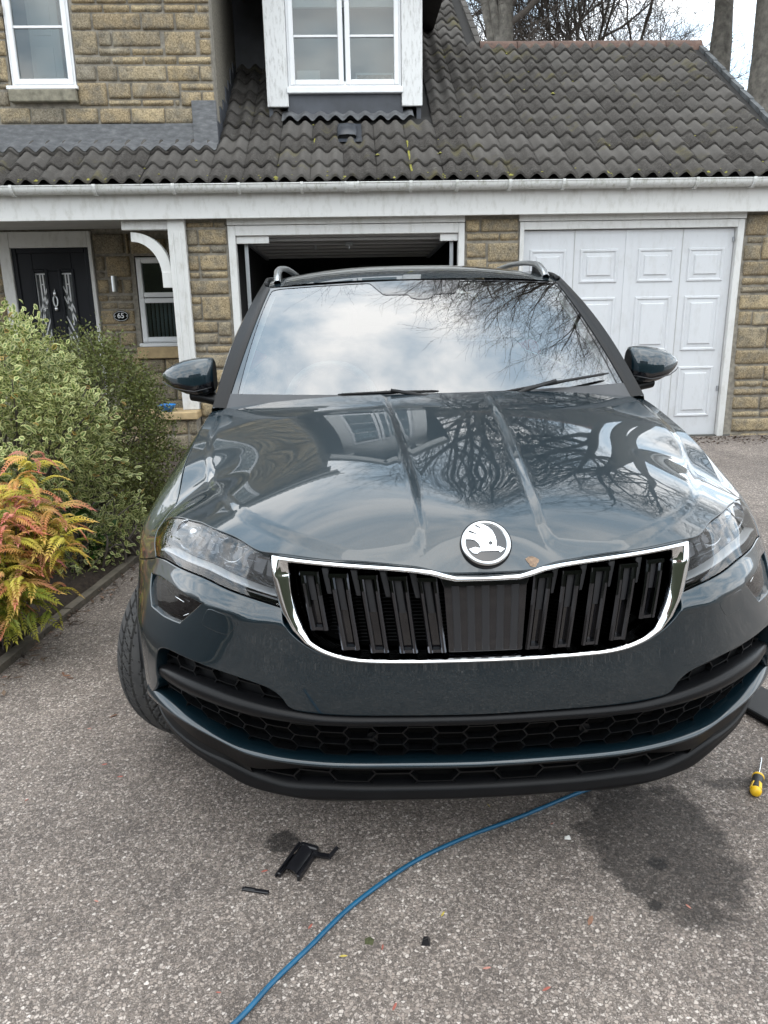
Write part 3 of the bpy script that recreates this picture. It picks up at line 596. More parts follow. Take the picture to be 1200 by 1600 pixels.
# ---- dormer
dm = hm('dormer', MB().box(-.588, .548, DY - .02, DY + .02, 4.60, 4.72), M['white'])
for a, b in ((-.80, -.588), (.548, .755)): hm('dormer_board', MB().box(a, b, DY - .03, DY + .02, 3.250, 4.9, .004), M['white_old'], dm)
for a, b in ((-.79, -.75), (.70, .745)): hm('dormer_cheek', MB().box(a, b, DY + .02, 11.2, 3.1, 4.75), M['lead_dark'], dm)
hm('gap_shade_screen', MB().box(-1.24, -.79, 9.75, 9.8, 3.2, 5.4).box(-1.24, -.79, 9.0, 9.75, 4.75, 4.80), M['lead_dark'])  # screen and cap added; their dark colour stands in for the gap's shade
hm('dormer_apron', MB().box(-.60, .56, DY + .005, DY + .03, 3.14, 3.37), M['lead_dark'], dm)
hm('dormer_gable', MB().add([(-.80, DY - .02, 4.72), (.755, DY - .02, 4.72), (-.02, DY - .02, 5.14)], [[0, 1, 2]]), M['white'], dm)
mb = MB()
for sgn in (-1, 1):
    mb.bar((-.02 + sgn * 1.06, DY - .32, 4.53), (-.02, DY - .32, 5.17), .03, .20, up=(0, 0, 1))
hm('bargeboard', mb, M['white'], dm)
mb = MB()
for sgn in (-1, 1):
    a = (-.02 + sgn * 1.10, 4.60); b = (-.02, 5.27)
    mb.add([(a[0], DY - .36, a[1]), (b[0], DY - .36, b[1]), (b[0], 12.2, b[1]), (a[0], 11.0, a[1]), (a[0], DY - .36, a[1] - .06), (b[0], DY - .36, b[1] - .06), (b[0], 12.2, b[1] - .06), (a[0], 11.0, a[1] - .06)], [[0, 1, 2, 3], [7, 6, 5, 4], [0, 4, 5, 1], [0, 3, 7, 4]])
hm('dormer_roof', mb, M['tile'], dm)
hm('dormer_soffit', MB().box(-.80, -.60, DY - .32, DY - .02, 4.62, 4.66).box(.56, .76, DY - .32, DY - .02, 4.62, 4.66), M['white'], dm)
# upper roof of the wing, above the picture but seen in the bonnet
mb = MB(); n = 60; G = []
for i, x in enumerate(np.linspace(-5.2, -1.0, n * 2)):
    G.append([(x, UY - .32 + s * math.cos(R(38)), 4.98 + s * math.sin(R(38)) + .018 * math.cos(x * 2 * math.pi / .15)) for s in np.linspace(0, 1.5, 2)])
G = np.array(G); mb.add(G.reshape(-1, 3), grid_faces(n * 2, 2)); hm('wing_roof', mb, M['tile'], smooth=True)
hm('wing_fascia', MB().box(-5.2, -.95, UY - .31, UY - .28, 4.80, 4.98).box(-5.2, -1.1, UY - .28, UY + .1, 4.80, 4.82), M['white']); hm('wing_gutter', MB().tube([(-5.2, UY - .36, 4.95), (-.93, UY - .36, 4.95)], .055, 10), M['gutter'], smooth=True)
# ---- porch: door, frame, timber post and curved bracket
df = hm('door_frame', MB().box(-3.70, -3.585, HP - .03, HP + .06, 0, 2.115, .005).box(-2.775, -2.735, HP - .03, HP + .06, 0, 2.115, .005).box(-3.585, -2.775, HP - .03, HP + .06, 1.955, 2.115, .005), M['white'])
D0, D1 = -3.583, -2.777
mb = MB().box(D0, D0 + .20, HP + .01, HP + .055, .02, 1.953, .004).box(D1 - .20, D1, HP + .01, HP + .055, .02, 1.953, .004).box(D0 + .20, D1 - .20, HP + .01, HP + .055, 1.72, 1.953, .004).box(D0 + .20, D1 - .20, HP + .01, HP + .055, .02, .75, .004).box((D0 + D1) / 2 - .075, (D0 + D1) / 2 + .075, HP + .008, HP + .055, .75, 1.72, .004)
dr = hm('front_door', mb, M['door_dark'])
mb = MB()
for x in (D0, D1 - .05): mb.box(x, x + .05, HP - .005, HP + .012, .02, 1.953, .006)
mb.box(D0 + .05, D1 - .05, HP - .005, HP + .012, 1.90, 1.953, .006)
for g0, g1 in ((D0 + .20, (D0 + D1) / 2 - .075), ((D0 + D1) / 2 + .075, D1 - .20)):
    mb.box(g0 - .02, g0 + .012, HP - .004, HP + .012, .73, 1.74, .006).box(g1 - .012, g1 + .02, HP - .004, HP + .012, .73, 1.74, .006).box(g0 + .012, g1 - .012, HP - .004, HP + .012, 1.708, 1.74, .006)
hm('door_moulding', mb, M['door_dark'], dr)
mid = (D0 + D1) / 2
for sg in (-1, 1):
    a0 = mid + sg * .075; a1 = (D1 - .20) if sg > 0 else (D0 + .20); hm('door_glass', MB().box(min(a0, a1), max(a0, a1), HP + .03, HP + .036, .75, 1.72), M['lead_glass'], dr)
    mb = MB(); W_ = abs(a1 - a0)
    def came(p, q, w=.013):
        A = (a1 - sg * p[0] * W_, HP + .026, .75 + p[1] * .97); B = (a1 - sg * q[0] * W_, HP + .026, .75 + q[1] * .97); mb.bar(A, B, w, .006, up=(0, 1, 0)) if False else mb.bar(A, B, w, .006, up=(0, 1, 0))
    for p, q in [((.06, .0), (.06, .36)), ((.08, .45), (.08, .98)), ((.08, .97), (.92, .97)), ((.42, .42), (.42, .97)), ((.66, .60), (.66, .97)), ((.05, .54), (.95, .84)), ((.05, .44), (.95, .73)), ((.05, .22), (.95, .52)), ((.05, .10), (.95, .40)), ((.85, .0), (.85, .36)), ((.42, .86), (.66, .86))]: came(p, q)
    hm('leading', mb, M['came'], dr)
mb = MB(); kz = 1.36
mb.tube([(mid + .022 * math.sin(a), HP - .018, kz + .05 + .055 * math.cos(a)) for a in np.linspace(.35, 2 * math.pi - .35, 18)], .009, 6); mb.box(mid - .014, mid + .014, HP - .028, HP + .008, kz + .105, kz + .15, .005).box(mid - .016, mid + .016, HP - .034, HP + .008, kz - .05, kz - .01, .006).tube([(mid, HP - .01, kz + .14), (mid, HP - .008, kz + .18)], [.010, .003], 6)
hm('knocker', mb, M['satin'], dr, smooth=True)
hm('door_step', MB().box(-3.75, -2.65, HP - .35, HP, -.02, .10, .008), M['sill'])
def porch_post(x0, sgn):
    x1 = x0 + .155
    mb = MB().box(x0, x1, FY - .06, FY + .07, .387, 2.11, .004).box(x0 + .035, x0 + .05, FY - .068, FY - .058, .5, 2.0, .002).box(x1 - .055, x1 - .04, FY - .068, FY - .058, .5, 2.0, .002)
    p = hm('porch_post', mb, M['white'])
    xi = x0 if sgn < 0 else x1; mb = MB(); mb.box(xi, xi + sgn * .42, FY - .03, FY + .09, 2.03, 2.108, .003)
    A = [(xi + sgn * (.30 - .30 * math.sin(a)), 1.985 - .30 + .30 * math.cos(a)) for a in np.linspace(0, math.pi / 2, 12)]
    B = [(xi + sgn * (.30 - .225 * math.sin(a)), 1.985 - .30 + .225 * math.cos(a)) for a in np.linspace(0, math.pi / 2, 12)]
    V = [(x, y, z) for y in (FY - .02, FY + .08) for q in zip([(a[0], a[1]) for a in A], B) for (x, z) in q]; n2 = 24; F = []
    A = [(xi + sgn * (.34 * (1 - math.sin(a)) + .005), 1.64 + .37 * math.cos(a) ** .9 if math.cos(a) > 0 else 1.64) for a in np.linspace(0, math.pi / 2, 14)]
    B = [(xi + sgn * (.34 * (1 - math.sin(a)) + .085 * math.sin(a) + .005), 1.60 + .33 * math.cos(a) ** .9 if math.cos(a) > 1e-6 else 1.60) for a in np.linspace(0, math.pi / 2, 14)]
    V = []; F = []
    for y in (FY - .02, FY + .08):
        for a, b in zip(A, B): V += [(a[0], y, a[1]), (b[0], y, b[1])]
    m = 28
    for i in range(13): k = 2 * i; F += [[k, k + 1, k + 3, k + 2], [m + k + 2, m + k + 3, m + k + 1, m + k], [k, k + 2, m + k + 2, m + k], [k + 3, k + 1, m + k + 1, m + k + 3]]
    F += [[0, m, m + 1, 1], [26, 27, m + 27, m + 26]]
    mb.add(V, F); mb.box(xi, xi + sgn * .09, FY - .035, FY + .095, 1.52, 1.66, .004)
    hm('bracket', mb, M['white'], p); return p
porch_post(-1.662, -1); porch_post(-3.95, 1)
pw = hm('porch_low_wall', MB().box(-2.35, -1.515, 7.40, 7.62, 0, .31, .004), M['mortar']); fill(-2.35, -1.52, 0, .305, 7.392, pw); hm('coping', MB().box(-2.40, -1.50, 7.34, 7.66, .312, .385, .008), M['tan_sill'], pw)
# ---- garage openings
fr1 = hm('garage_frame', MB().box(-1.130, -1.062, FY - .01, FY + .09, 0, 2.055, .004).box(.998, 1.055, FY - .01, FY + .09, 0, 2.055, .004).box(-1.062, .998, FY - .01, FY + .09, 1.968, 2.055, .004).box(-1.13, 1.055, FY - .02, FY + .05, 2.06, 2.118, .003), M['white'])
hm('corner_block', MB().box(-1.06, -.76, FY + .02, FY + .06, 1.90, 1.965, .003), M['white'], fr1); hm('corner_block', MB().box(.83, .996, FY + .02, FY + .06, 1.90, 1.965, .003), M['white'], fr1)
fr2 = hm('garage_frame', MB().box(1.572, 1.612, FY - .01, FY + .09, 0, 2.055, .004).box(3.632, 3.695, FY - .01, FY + .09, 0, 2.055, .004).box(1.612, 3.632, FY - .01, FY + .09, 1.985, 2.055, .004).box(1.56, 3.70, FY - .02, FY + .05, 2.06, 2.118, .003), M['white'])
# closed up-and-over door: pressed steel leaf with twelve raised panels
X0, X1, Z0, Z1 = 1.618, 3.626, .012, 1.978; YD = FY + .045
gd = hm('garage_door', MB().box(X0, X1, YD, YD + .03, Z0, Z1), M['door_white'], label='closed white garage door with twelve raised panels')
mb = MB(); W_ = X1 - X0
for a in (.242, .757): mb.box(X0 + a * W_ - .003, X0 + a * W_ + .003, YD - .004, YD + .001, Z0, Z1)
hm('seam', mb, M['soffit'], gd)
mb = MB().box(X0 + .484 * W_, X0 + .516 * W_, YD - .006, YD + .001, Z0, Z1, .004); hm('centre_rail', mb, M['door_white'], gd)
for ca, cb in ((.030, .205), (.270, .452), (.546, .722), (.787, .962)):
    for ra, rb in ((.086, .243), (.310, .575), (.652, .906)):
        a, b = X0 + ca * W_, X0 + cb * W_; zt, zb = Z1 - ra * (Z1 - Z0), Z1 - rb * (Z1 - Z0); mb = MB()
        def ring(o0, o1, y0, y1):
            q0 = [(a + o0, zb + o0), (b - o0, zb + o0), (b - o0, zt - o0), (a + o0, zt - o0)]; q1 = [(a + o1, zb + o1), (b - o1, zb + o1), (b - o1, zt - o1), (a + o1, zt - o1)]
            mb.add([(x, y0, z) for x, z in q0] + [(x, y1, z) for x, z in q1], [[i, (i + 1) % 4, 4 + (i + 1) % 4, 4 + i] for i in range(4)])
        ring(0, .008, YD - .0005, YD - .013); ring(.008, .022, YD - .013, YD - .013); ring(.022, .032, YD - .013, YD - .002); ring(.032, .062, YD - .002, YD - .004); ring(.062, .072, YD - .004, YD - .016)
        mb.add([(x, YD - .016, z) for x, z in ((a + .072, zb + .072), (b - .072, zb + .072), (b - .072, zt - .072), (a + .072, zt - .072))], [[0, 1, 2, 3]])
        hm('door_panel', mb, M['door_white'], gd)
hm('hinge_pin', MB().box(3.612, 3.624, YD - .02, YD, 1.86, 1.90).box(3.604, 3.616, YD - .02, YD, .45, .50), M['galv'], gd)
# open up-and-over door parked under the ceiling, with its ribs, arms and tracks
YB = FY + .20; V = []
od = hm('open_garage_door', MB().add([(-1.03, YB - .12, 1.955), (.97, YB - .12, 1.955), (.97, YB + 1.9, 1.865), (-1.03, YB + 1.9, 1.865), (-1.03, YB - .12, 1.985), (.97, YB - .12, 1.985), (.97, YB + 1.9, 1.895), (-1.03, YB + 1.9, 1.895)], [[3, 2, 1, 0], [4, 5, 6, 7], [0, 1, 5, 4], [1, 2, 6, 5], [2, 3, 7, 6], [3, 0, 4, 7]]), M['door_back'], label='underside of the open garage door above the opening')
for k in range(6):
    y = YB - .06 + k * .36; z = 1.953 - (y - YB + .12) * .0446; hm('stiffener', MB().box(-1.0, .94, y, y + .045, z - .026, z, .004), M['door_back'], od)
for x in (-.98, .90): hm('door_arm', MB().bar((x, YB + .0, 1.92), (x, YB + 1.75, 1.84), .035, .03), M['galv'], od)
mb = MB().box(-.06, .02, YB + .2, YB + .28, 1.89, 1.93, .006).tube([(-.02, YB + .24, 1.90), (-.02, YB + .24, 1.865)], .010, 8).tube([(-.95, YB + .3, 1.915), (.88, YB + .3, 1.915)], .006, 6).tube([(-.36, YB + .5, 1.92), (-.36, YB + .5, 1.875)], .014, 8); hm('latch', mb, M['galv'], od)
for x in (-1.00, .93): hm('door_track', MB().box(x, x + .035, FY + .10, FY + .14, 0, 1.93, .003), M['galv'])
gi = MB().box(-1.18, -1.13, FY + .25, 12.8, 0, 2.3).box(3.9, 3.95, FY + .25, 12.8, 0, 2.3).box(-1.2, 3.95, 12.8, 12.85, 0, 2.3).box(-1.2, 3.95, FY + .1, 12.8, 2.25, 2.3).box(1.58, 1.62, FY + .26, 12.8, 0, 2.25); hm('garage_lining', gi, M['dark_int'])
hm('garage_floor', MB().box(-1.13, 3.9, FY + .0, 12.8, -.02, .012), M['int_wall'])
hm('storage_shelf', MB().box(-.9, .8, 12.2, 12.7, .9, .94).box(-.9, .8, 12.2, 12.7, 1.5, 1.54).box(-.7, -.3, 12.25, 12.6, .94, 1.3, .01).box(.1, .5, 12.25, 12.6, 1.54, 1.85, .01), M['int_wall'])
hm('porch_floor', MB().box(-4.6, -1.2, 7.6, HP + .1, -.03, .006), M['kerb'])
# things fixed to the porch wall
lm = thing('wall_lamp', 'small brushed steel cylinder wall lamp beside the dark front door', 'lamp', (-2.525, HP - .03, 1.50))
V, F = tube([(0, -.035, 0), (0, -.035, .16)], .03, 16); mk('lamp_body', V, F, M['satin'], lm, smooth=False); mk('mounting_plate', *chamfer_box(-.02, .02, -.01, .03, .04, .12, .003), M['satin'], lm, smooth=False)
sg = thing('house_number_sign', 'oval dark slate house number plate reading 65 on the porch wall', 'sign', (-2.505, HP - .012, 1.245))
n = 40; V = []; 
for y, k in ((.0, .96), (-.008, 1.0), (-.014, .97)): V += [(.085 * k * math.cos(2 * math.pi * i / n), y, .058 * k * math.sin(2 * math.pi * i / n)) for i in range(n)]
F = [[j * n + i, j * n + (i + 1) % n, (j + 1) * n + (i + 1) % n, (j + 1) * n + i] for j in range(2) for i in range(n)]; F.append([2 * n + i for i in range(n)]); mk('plate', V, F, M['gloss_black'], sg, smooth=False)
V, F = tube([(.075 * math.cos(2 * math.pi * i / n), -.015, .048 * math.sin(2 * math.pi * i / n)) for i in range(n)], .0028, 5, closed=True); mk('plate_border', V, F, M['came'], sg)
mb = MB()
for x in (-.062, .062): mb.box(x - .005, x + .005, -.018, -.013, -.005, .005)
mb.build('fixing_screw', M['came'], sg)
fc = bpy.data.curves.new('numeral', 'FONT'); fc.body = '65'; fc.size = .075; fc.align_x = 'CENTER'; fc.align_y = 'CENTER'; fc.extrude = .002; fc.offset = .001; fc.materials.append(M['came'])
_tmp = bpy.data.objects.new('numeral', fc); COL.objects.link(_tmp); bpy.context.view_layer.update(); _me = bpy.data.meshes.new_from_object(_tmp.evaluated_get(bpy.context.evaluated_depsgraph_get())); bpy.data.objects.remove(_tmp); _me.name = 'numeral'
fo = link(bpy.data.objects.new('numeral', _me)); fo.rotation_euler = (R(90), 0, 0); fo.location = (0, -.017, .002); fo.parent = sg
bw = mk('bowl', *lathe([(.0, .0), (.0, .05), (.06, .085), (.065, .088), (.06, .082), (.008, .045), (.008, 0)], 20, 'z'), plain('blue_plastic', (.01, .16, .45), .35), loc=(0, 0, 0)); bw.location = (-1.80, 7.42, .386); tag(bw, 'small blue plastic bowl on the tan coping of the low porch wall', 'bowl')
# ------------------------------------------------------------------ trees
class Tubes:
    def __init__(s): s.g = {}
    def add(s, P, r, n): s.g.setdefault((len(P), n), []).append((P, r))
    def mesh(s):
        VV = []; FF = []; base = 0
        for (m, n), L in s.g.items():
            P = np.array([a for a, _ in L]); rr = np.array([b for _, b in L]); B = len(L)
            T = np.gradient(P, axis=1); T /= np.maximum(np.linalg.norm(T, axis=2, keepdims=True), 1e-9)
            ref = np.where(np.abs(T[:, :1, 2:3]) > .9, np.array([1., 0, 0]), np.array([0, 0, 1.])); u = np.cross(T, ref); u /= np.maximum(np.linalg.norm(u, axis=2, keepdims=True), 1e-9); w = np.cross(T, u)
            an = 2 * np.pi * np.arange(n) / n
            V = P[:, :, None, :] + rr[:, :, None, None] * (np.cos(an)[None, None, :, None] * u[:, :, None, :] + np.sin(an)[None, None, :, None] * w[:, :, None, :])
            VV.append(V.reshape(-1, 3))
            i, k = np.meshgrid(np.arange(m - 1), np.arange(n), indexing='ij'); k2 = (k + 1) % n
            f = np.stack([i * n + k, i * n + k2, (i + 1) * n + k2, (i + 1) * n + k], -1).reshape(-1, 4)
            FF.append((f[None] + (np.arange(B) * m * n)[:, None, None] + base).reshape(-1, 4)); base += B * m * n
        return np.concatenate(VV), np.concatenate(FF)
def vrand(rg): v = np.array([rg.gauss(0, 1) for _ in range(3)]); return v / np.linalg.norm(v)
def grow(tb, rg, p, d, L, r, lvl, maxl, kids, up=.10, wig=.16, tips=None, spread=(.45, .95)):
    m = 7 if lvl <= 1 else (5 if lvl < maxl else 4); P = [np.array(p)]; d = np.array(d) / np.linalg.norm(d); D = [d]
    for i in range(m - 1):
        d = d + vrand(rg) * wig * (1.25 if lvl > 1 else 1) + np.array([0, 0, up * (1 if lvl < 3 else .4)]); d /= np.linalg.norm(d); P.append(P[-1] + d * L / (m - 1)); D.append(d)
    rr = r * (1 - (.55 if lvl < maxl else .7) * np.linspace(0, 1, m)); tb.add(np.array(P), np.maximum(rr, .0034), 8 if lvl == 0 else (6 if lvl == 1 else (4 if lvl == 2 else 3)))
    if lvl >= maxl:
        if tips is not None: tips.append(P[-1])
        return
    nk = kids[min(lvl, len(kids) - 1)]
    for k in range(nk):
        t = (k + rg.uniform(.3, 1.0)) / nk * .78 + .22; f = t * (m - 1); i = min(int(f), m - 2); q = P[i] + (P[i + 1] - P[i]) * (f - i)
        ax = np.cross(D[i], vrand(rg)); ax /= max(np.linalg.norm(ax), 1e-6); an = rg.uniform(*spread) * (1.0 if k < nk - 1 else .45)
        nd = D[i] * math.cos(an) + ax * math.sin(an); rk = max(rr[i] * rg.uniform(.42, .68), .005)
        grow(tb, rg, q, nd, L * rg.uniform(.50, .78), rk, lvl + 1, maxl, kids, up, wig, tips, spread)
def bare_tree(name, label, base, stems, seed, maxl=5, kids=(5, 5, 5, 4, 4), group=None, up=.10, wig=.16, spread=(.45, .95), buds=0):
    rg = random.Random(seed); t = thing(name, label, 'tree', base, 0, group); tk = Tubes(); cr = Tubes(); tips = []
    for (P, r0, r1, limbs) in stems:
        P = np.array(P, float); s = np.linspace(0, 1, len(P)); ss = np.linspace(0, 1, 14); Q = np.stack([np.interp(ss, s, P[:, k]) for k in range(3)], 1); Q[1:-1] = (Q[:-2] + 2 * Q[1:-1] + Q[2:]) / 4
        rad = r0 + (r1 - r0) * ss; rad[0] *= 1.25; tk.add(Q, rad * np.array([1 + rg.uniform(-.05, .05) for _ in ss]), 12)
        for (fr, d, L, r) in limbs:
            k = min(13, int(fr * 13)); grow(cr, rg, Q[k], d, L, r, 1, maxl, kids, up, wig, tips, spread)
    V, F = tk.mesh(); mk('trunk', V, F, M['bark'], t); V, F = cr.mesh(); mk('crown', V, F, M['twig'], t, kind='stuff'); print(name, len(F))
    if buds:
        V = []; F = []
        for p in rg.sample(tips, min(buds, len(tips))):
            for q in range(3):
                c_ = p + np.array([rg.gauss(0, .12) for _ in range(3)]); a = vrand(rg) * .035; b_ = vrand(rg) * .022; b = len(V); V += [c_ - a, c_ + b_, c_ + a, c_ - b_]; F.append([b, b + 1, b + 2, b + 3])
        mk('new_leaves', V, F, M['bud'], t, smooth=False, kind='stuff')
    return t
M['bud'] = plain('fresh_leaf', (.22, .24, .05), .6)
def ring_limbs(rg, n, lo, hi, L, r, tilt=.8, bias=(0, 0)):
    out = []
    for k in range(n):
        a = 2 * math.pi * (k + rg.uniform(-.3, .3)) / n; out.append((lo + (hi - lo) * k / max(1, n - 1), (math.cos(a) * tilt + bias[0], math.sin(a) * tilt + bias[1], rg.uniform(.45, 1.0)), L * rg.uniform(.8, 1.2), r * rg.uniform(.75, 1.15)))
    return out
rg = random.Random(3)
bare_tree('bare_tree', 'bare three-stemmed tree rising behind the stepped corner of the tiled roof', (2.85, 16, 0), [
    ([(0, 0, 0), (-.02, 0, 5.0), (-.14, 0, 6.0), (-.42, .1, 7.0), (-.6, .2, 9.5)], .13, .06, ring_limbs(rg, 6, .55, 1, 3.2, .07)),
    ([(0, -.1, 4.4), (.02, -.1, 5.6), (-.12, -.1, 6.3), (-.25, .2, 7.2), (.0, .6, 9.5)], .10, .06, ring_limbs(rg, 6, .45, 1, 3.2, .07)),
    ([(.06, 0, 0), (.10, -.1, 5.0), (.06, -.1, 6.6), (.12, -.1, 8.0), (.5, 0, 10)], .19, .09, ring_limbs(rg, 7, .5, 1, 3.4, .08))], 21, 4, (5, 5, 5, 5))
bare_tree('bare_tree', 'tall straight bare trunk behind the garage, slimmer of the two big trunks', (7.02, 16, 0), [
    ([(0, 0, 0), (0, 0, 5), (.02, .05, 6.5), (-.1, 0, 8), (-.15, -.1, 9.6)], .24, .10, [(.56, (-1, -.1, .28), 3.8, .075), (.60, (-.8, -.3, .5), 4.2, .10), (.66, (-1, .3, .6), 3.6, .1), (.7, (.5, -.3, .5), 3.8, .09), (.76, (-.9, -.4, .5), 4.4, .10), (.82, (.8, .1, .7), 3.2, .08), (.88, (-.8, -.5, .7), 3.4, .09), (.95, (-.2, .5, 1), 3, .07), (1, (-.4, -.6, .9), 3, .08)])], 5, 5, (6, 5, 5, 4, 4), up=.07, wig=.20)
bare_tree('bare_tree', 'massive grey bare trunk beyond the roof verge, thickest tree behind the garage', (7.52, 15, 0), [
    ([(0, 0, 0), (0, 0, 5), (-.05, 0, 6.5), (-.1, -.1, 8), (-.2, -.2, 9.8)], .42, .16, [(.56, (-.9, -.3, .3), 4.8, .10), (.62, (.6, -.4, .5), 4.4, .095), (.66, (-1, -.2, .45), 4.6, .10), (.72, (-.5, -.6, .5), 4.6, .10), (.78, (-1, -.3, .6), 4.4, .12), (.84, (.8, -.3, .7), 4, .10), (.9, (-.5, -.5, .6), 3.8, .10), (.95, (-.9, .2, .8), 3.4, .1), (1, (-.1, -.8, .8), 4, .11)]),
    ([(.15, -.1, 4.8), (.5, -.5, 6.5), (1.0, -1.0, 7.6), (1.2, -1.4, 9)], .24, .10, ring_limbs(rg, 7, .4, 1, 2.8, .10, bias=(-.2, -.2)))], 9, 5, (6, 5, 5, 4, 4), up=.06, wig=.22, buds=260)
for (x, y, s, h, lab) in ((3.75, 18, 31, .8, 'dense twiggy bare tree between the multi-stemmed tree and the ridge centre'), (4.55, 17.5, 32, 1.0, 'spreading bare tree with slender forked stems above the middle of the ridge'), (5.6, 18.5, 33, 1.05, 'thin wide-branching bare tree just short of the tall straight trunk')):
    rg = random.Random(s); st = []
    for k in range(4):
        a = rg.uniform(0, 6.28); st.append(([(0, 0, 0), (.1 * math.cos(a), .1 * math.sin(a), 3.2), (.4 * math.cos(a), .3 * math.sin(a), 5.2), (1.1 * math.cos(a), .6 * math.sin(a), 7.6 * h)], .06, .022, ring_limbs(rg, 7, .5, 1, 2.2, .026, tilt=1.0)))
    bare_tree('bare_tree', lab, (x, y, 0), st, s, 4, (6, 5, 5, 4), up=.05, wig=.26, spread=(.4, 1.05))
rg = random.Random(44)
bare_tree('bare_tree', 'broad bare tree at the far side of the garage, seen as branches in the bonnet', (13.0, 11.5, 0), [([(0, 0, 0), (0, 0, 3), (.1, 0, 5), (.2, .1, 8)], .34, .12, ring_limbs(rg, 10, .35, 1, 3.8, .12, tilt=.9))], 45, 4, (5, 5, 5, 4), up=.06, wig=.22)
# ------------------------------------------------------------------ planting bed
def leaf_cloud(pts, nrm, L, W, rg_, fold=.25, curl=.15, jit=.9):
    n = len(pts); d = nrm + rg_.normal(0, jit, (n, 3)); d /= np.linalg.norm(d, axis=1, keepdims=True)
    s = np.cross(d, rg_.normal(0, 1, (n, 3))); s /= np.linalg.norm(s, axis=1, keepdims=True); u = np.cross(s, d)
    u = np.where((u[:, 2:3] < 0), -u, u); s = np.cross(d, u)
    l = L * rg_.uniform(.65, 1.25, (n, 1)); w = W * rg_.uniform(.7, 1.2, (n, 1))
    def q(a, b, c_): return pts + s * (a * w) + d * (b * l) + u * (c_ * l)
    V = np.stack([q(0, 0, 0), q(-.5, .35, fold * .3), q(-.42, .7, fold * .3 - curl * .6), q(0, 1, -curl), q(.42, .7, fold * .3 - curl * .6), q(.5, .35, fold * .3), q(0, .35, 0), q(0, .7, -curl * .45)], 1)
    T = np.array([[0, 6, 1, 1], [0, 5, 6, 6], [6, 7, 2, 1], [6, 5, 4, 7], [7, 3, 2, 2], [7, 4, 3, 3]])
    F = []
    for b in range(0, n * 8, 8): F += [[b, b + 6, b + 1], [b, b + 5, b + 6], [b + 6, b + 7, b + 2, b + 1], [b + 6, b + 5, b + 4, b + 7], [b + 7, b + 3, b + 2], [b + 7, b + 4, b + 3]]
    uv = np.tile(np.array([[.75, 0], [1, .35], [1, .7], [1, 1], [1, .7], [1, .35], [0, .35], [.1, .7]]), (n, 1))
    return V.reshape(-1, 3), F, uv
def shrub(name, label, base, lobes, n_tip, per, L, W, mat, seed, clump=.06, stem_mat=None, ntw=60, shell=.35, cat='shrub', floor=.03, jit=.9):
    rg_ = np.random.default_rng(seed); t = thing(name, label, cat, base); B = np.array(base); vol = np.array([l[1][0] * l[1][1] * l[1][2] for l in lobes]); vol = vol ** .67; vol /= vol.sum()
    tips = []; nr = []
    while len(tips) < n_tip:
        k = rg_.choice(len(lobes), p=vol); c_, r_ = np.array(lobes[k][0]), np.array(lobes[k][1]); v = rg_.normal(0, 1, 3); v /= np.linalg.norm(v); rad = (1 - shell * rg_.random() ** 1.6) * (1 + .10 * math.sin(v[0] * 9 + v[2] * 7 + k) + .06 * rg_.normal())
        p = c_ + v * r_ * rad
        if p[2] < floor: continue
        inside = any((((p - np.array(a)) / np.array(b)) ** 2).sum() < .42 for a, b in lobes)
        if inside and rg_.random() < .85: continue
        n_ = v / r_; n_ /= np.linalg.norm(n_); tips.append(p); nr.append(n_ + np.array([0, 0, .35]))
    tips = np.array(tips); nr = np.array(nr); nr /= np.linalg.norm(nr, axis=1, keepdims=True)
    pts = np.repeat(tips, per, 0) + rg_.normal(0, clump, (n_tip * per, 3)) - np.repeat(nr, per, 0) * rg_.uniform(0, clump * 2.2, (n_tip * per, 1)); nn = np.repeat(nr, per, 0); pts[:, 2] = np.maximum(pts[:, 2], floor)
    V, F, uv = leaf_cloud(pts - B, nn, L, W, rg_, jit=jit); mk('foliage', V, F, mat, t, kind='stuff', uv=uv)
    tb = Tubes()
    for k in rg_.choice(n_tip, ntw):
        a = np.array([base[0] + rg_.normal(0, .08), base[1] + rg_.normal(0, .08), 0.02]); b = tips[k]; m_ = (a + b) / 2 + rg_.normal(0, .06, 3) + np.array([0, 0, .1]); tt = np.linspace(0, 1, 6)[:, None]
        P = (1 - tt) ** 2 * a + 2 * tt * (1 - tt) * m_ + tt ** 2 * b; tb.add(P - B, np.linspace(.010, .0025, 6), 4)
    V, F = tb.mesh(); mk('stem', V, F, stem_mat or M['twig'], t, kind='stuff'); return t
def leafmat(name, centre, margin, var=.35, edge=(.45, .7), rough=.5, trans=.25):
    t = NT(name); uvn = t.n('ShaderNodeUVMap'); sp = t.n('ShaderNodeSeparateXYZ', {0: uvn.outputs[0]}); gi = t.n('ShaderNodeNewGeometry'); rr = gi.outputs['Random Per Island']
    wob = t.noise(t.co(), 160, 3); m = t.n('ShaderNodeMath', {0: sp.outputs[0], 1: t.rng(wob.outputs[0], .3, .7, -.22, .22).outputs[0]}, operation='ADD')
    c1 = t.mix(t.rng(m.outputs[0], *edge), centre, margin); v = t.ramp(rr, (0, (1 - var,) * 3), (.955, (1 + var, 1 + var, 1 + var * .8)), (.975, (1.0, .62, .38)), (1, (.6, .36, .22))); cc = t.mix(1., c1, v, 'MULTIPLY')
    t.set(Base_Color=cc, Roughness=rough, Specular_IOR_Level=.35)
    tl = t.n('ShaderNodeBsdfTranslucent', {'Color': cc.outputs['Result']}); mx = t.n('ShaderNodeMixShader', {0: trans, 1: t.b, 2: tl}); t.t.links.new(mx.outputs[0], t.out.inputs['Surface']); return t.m
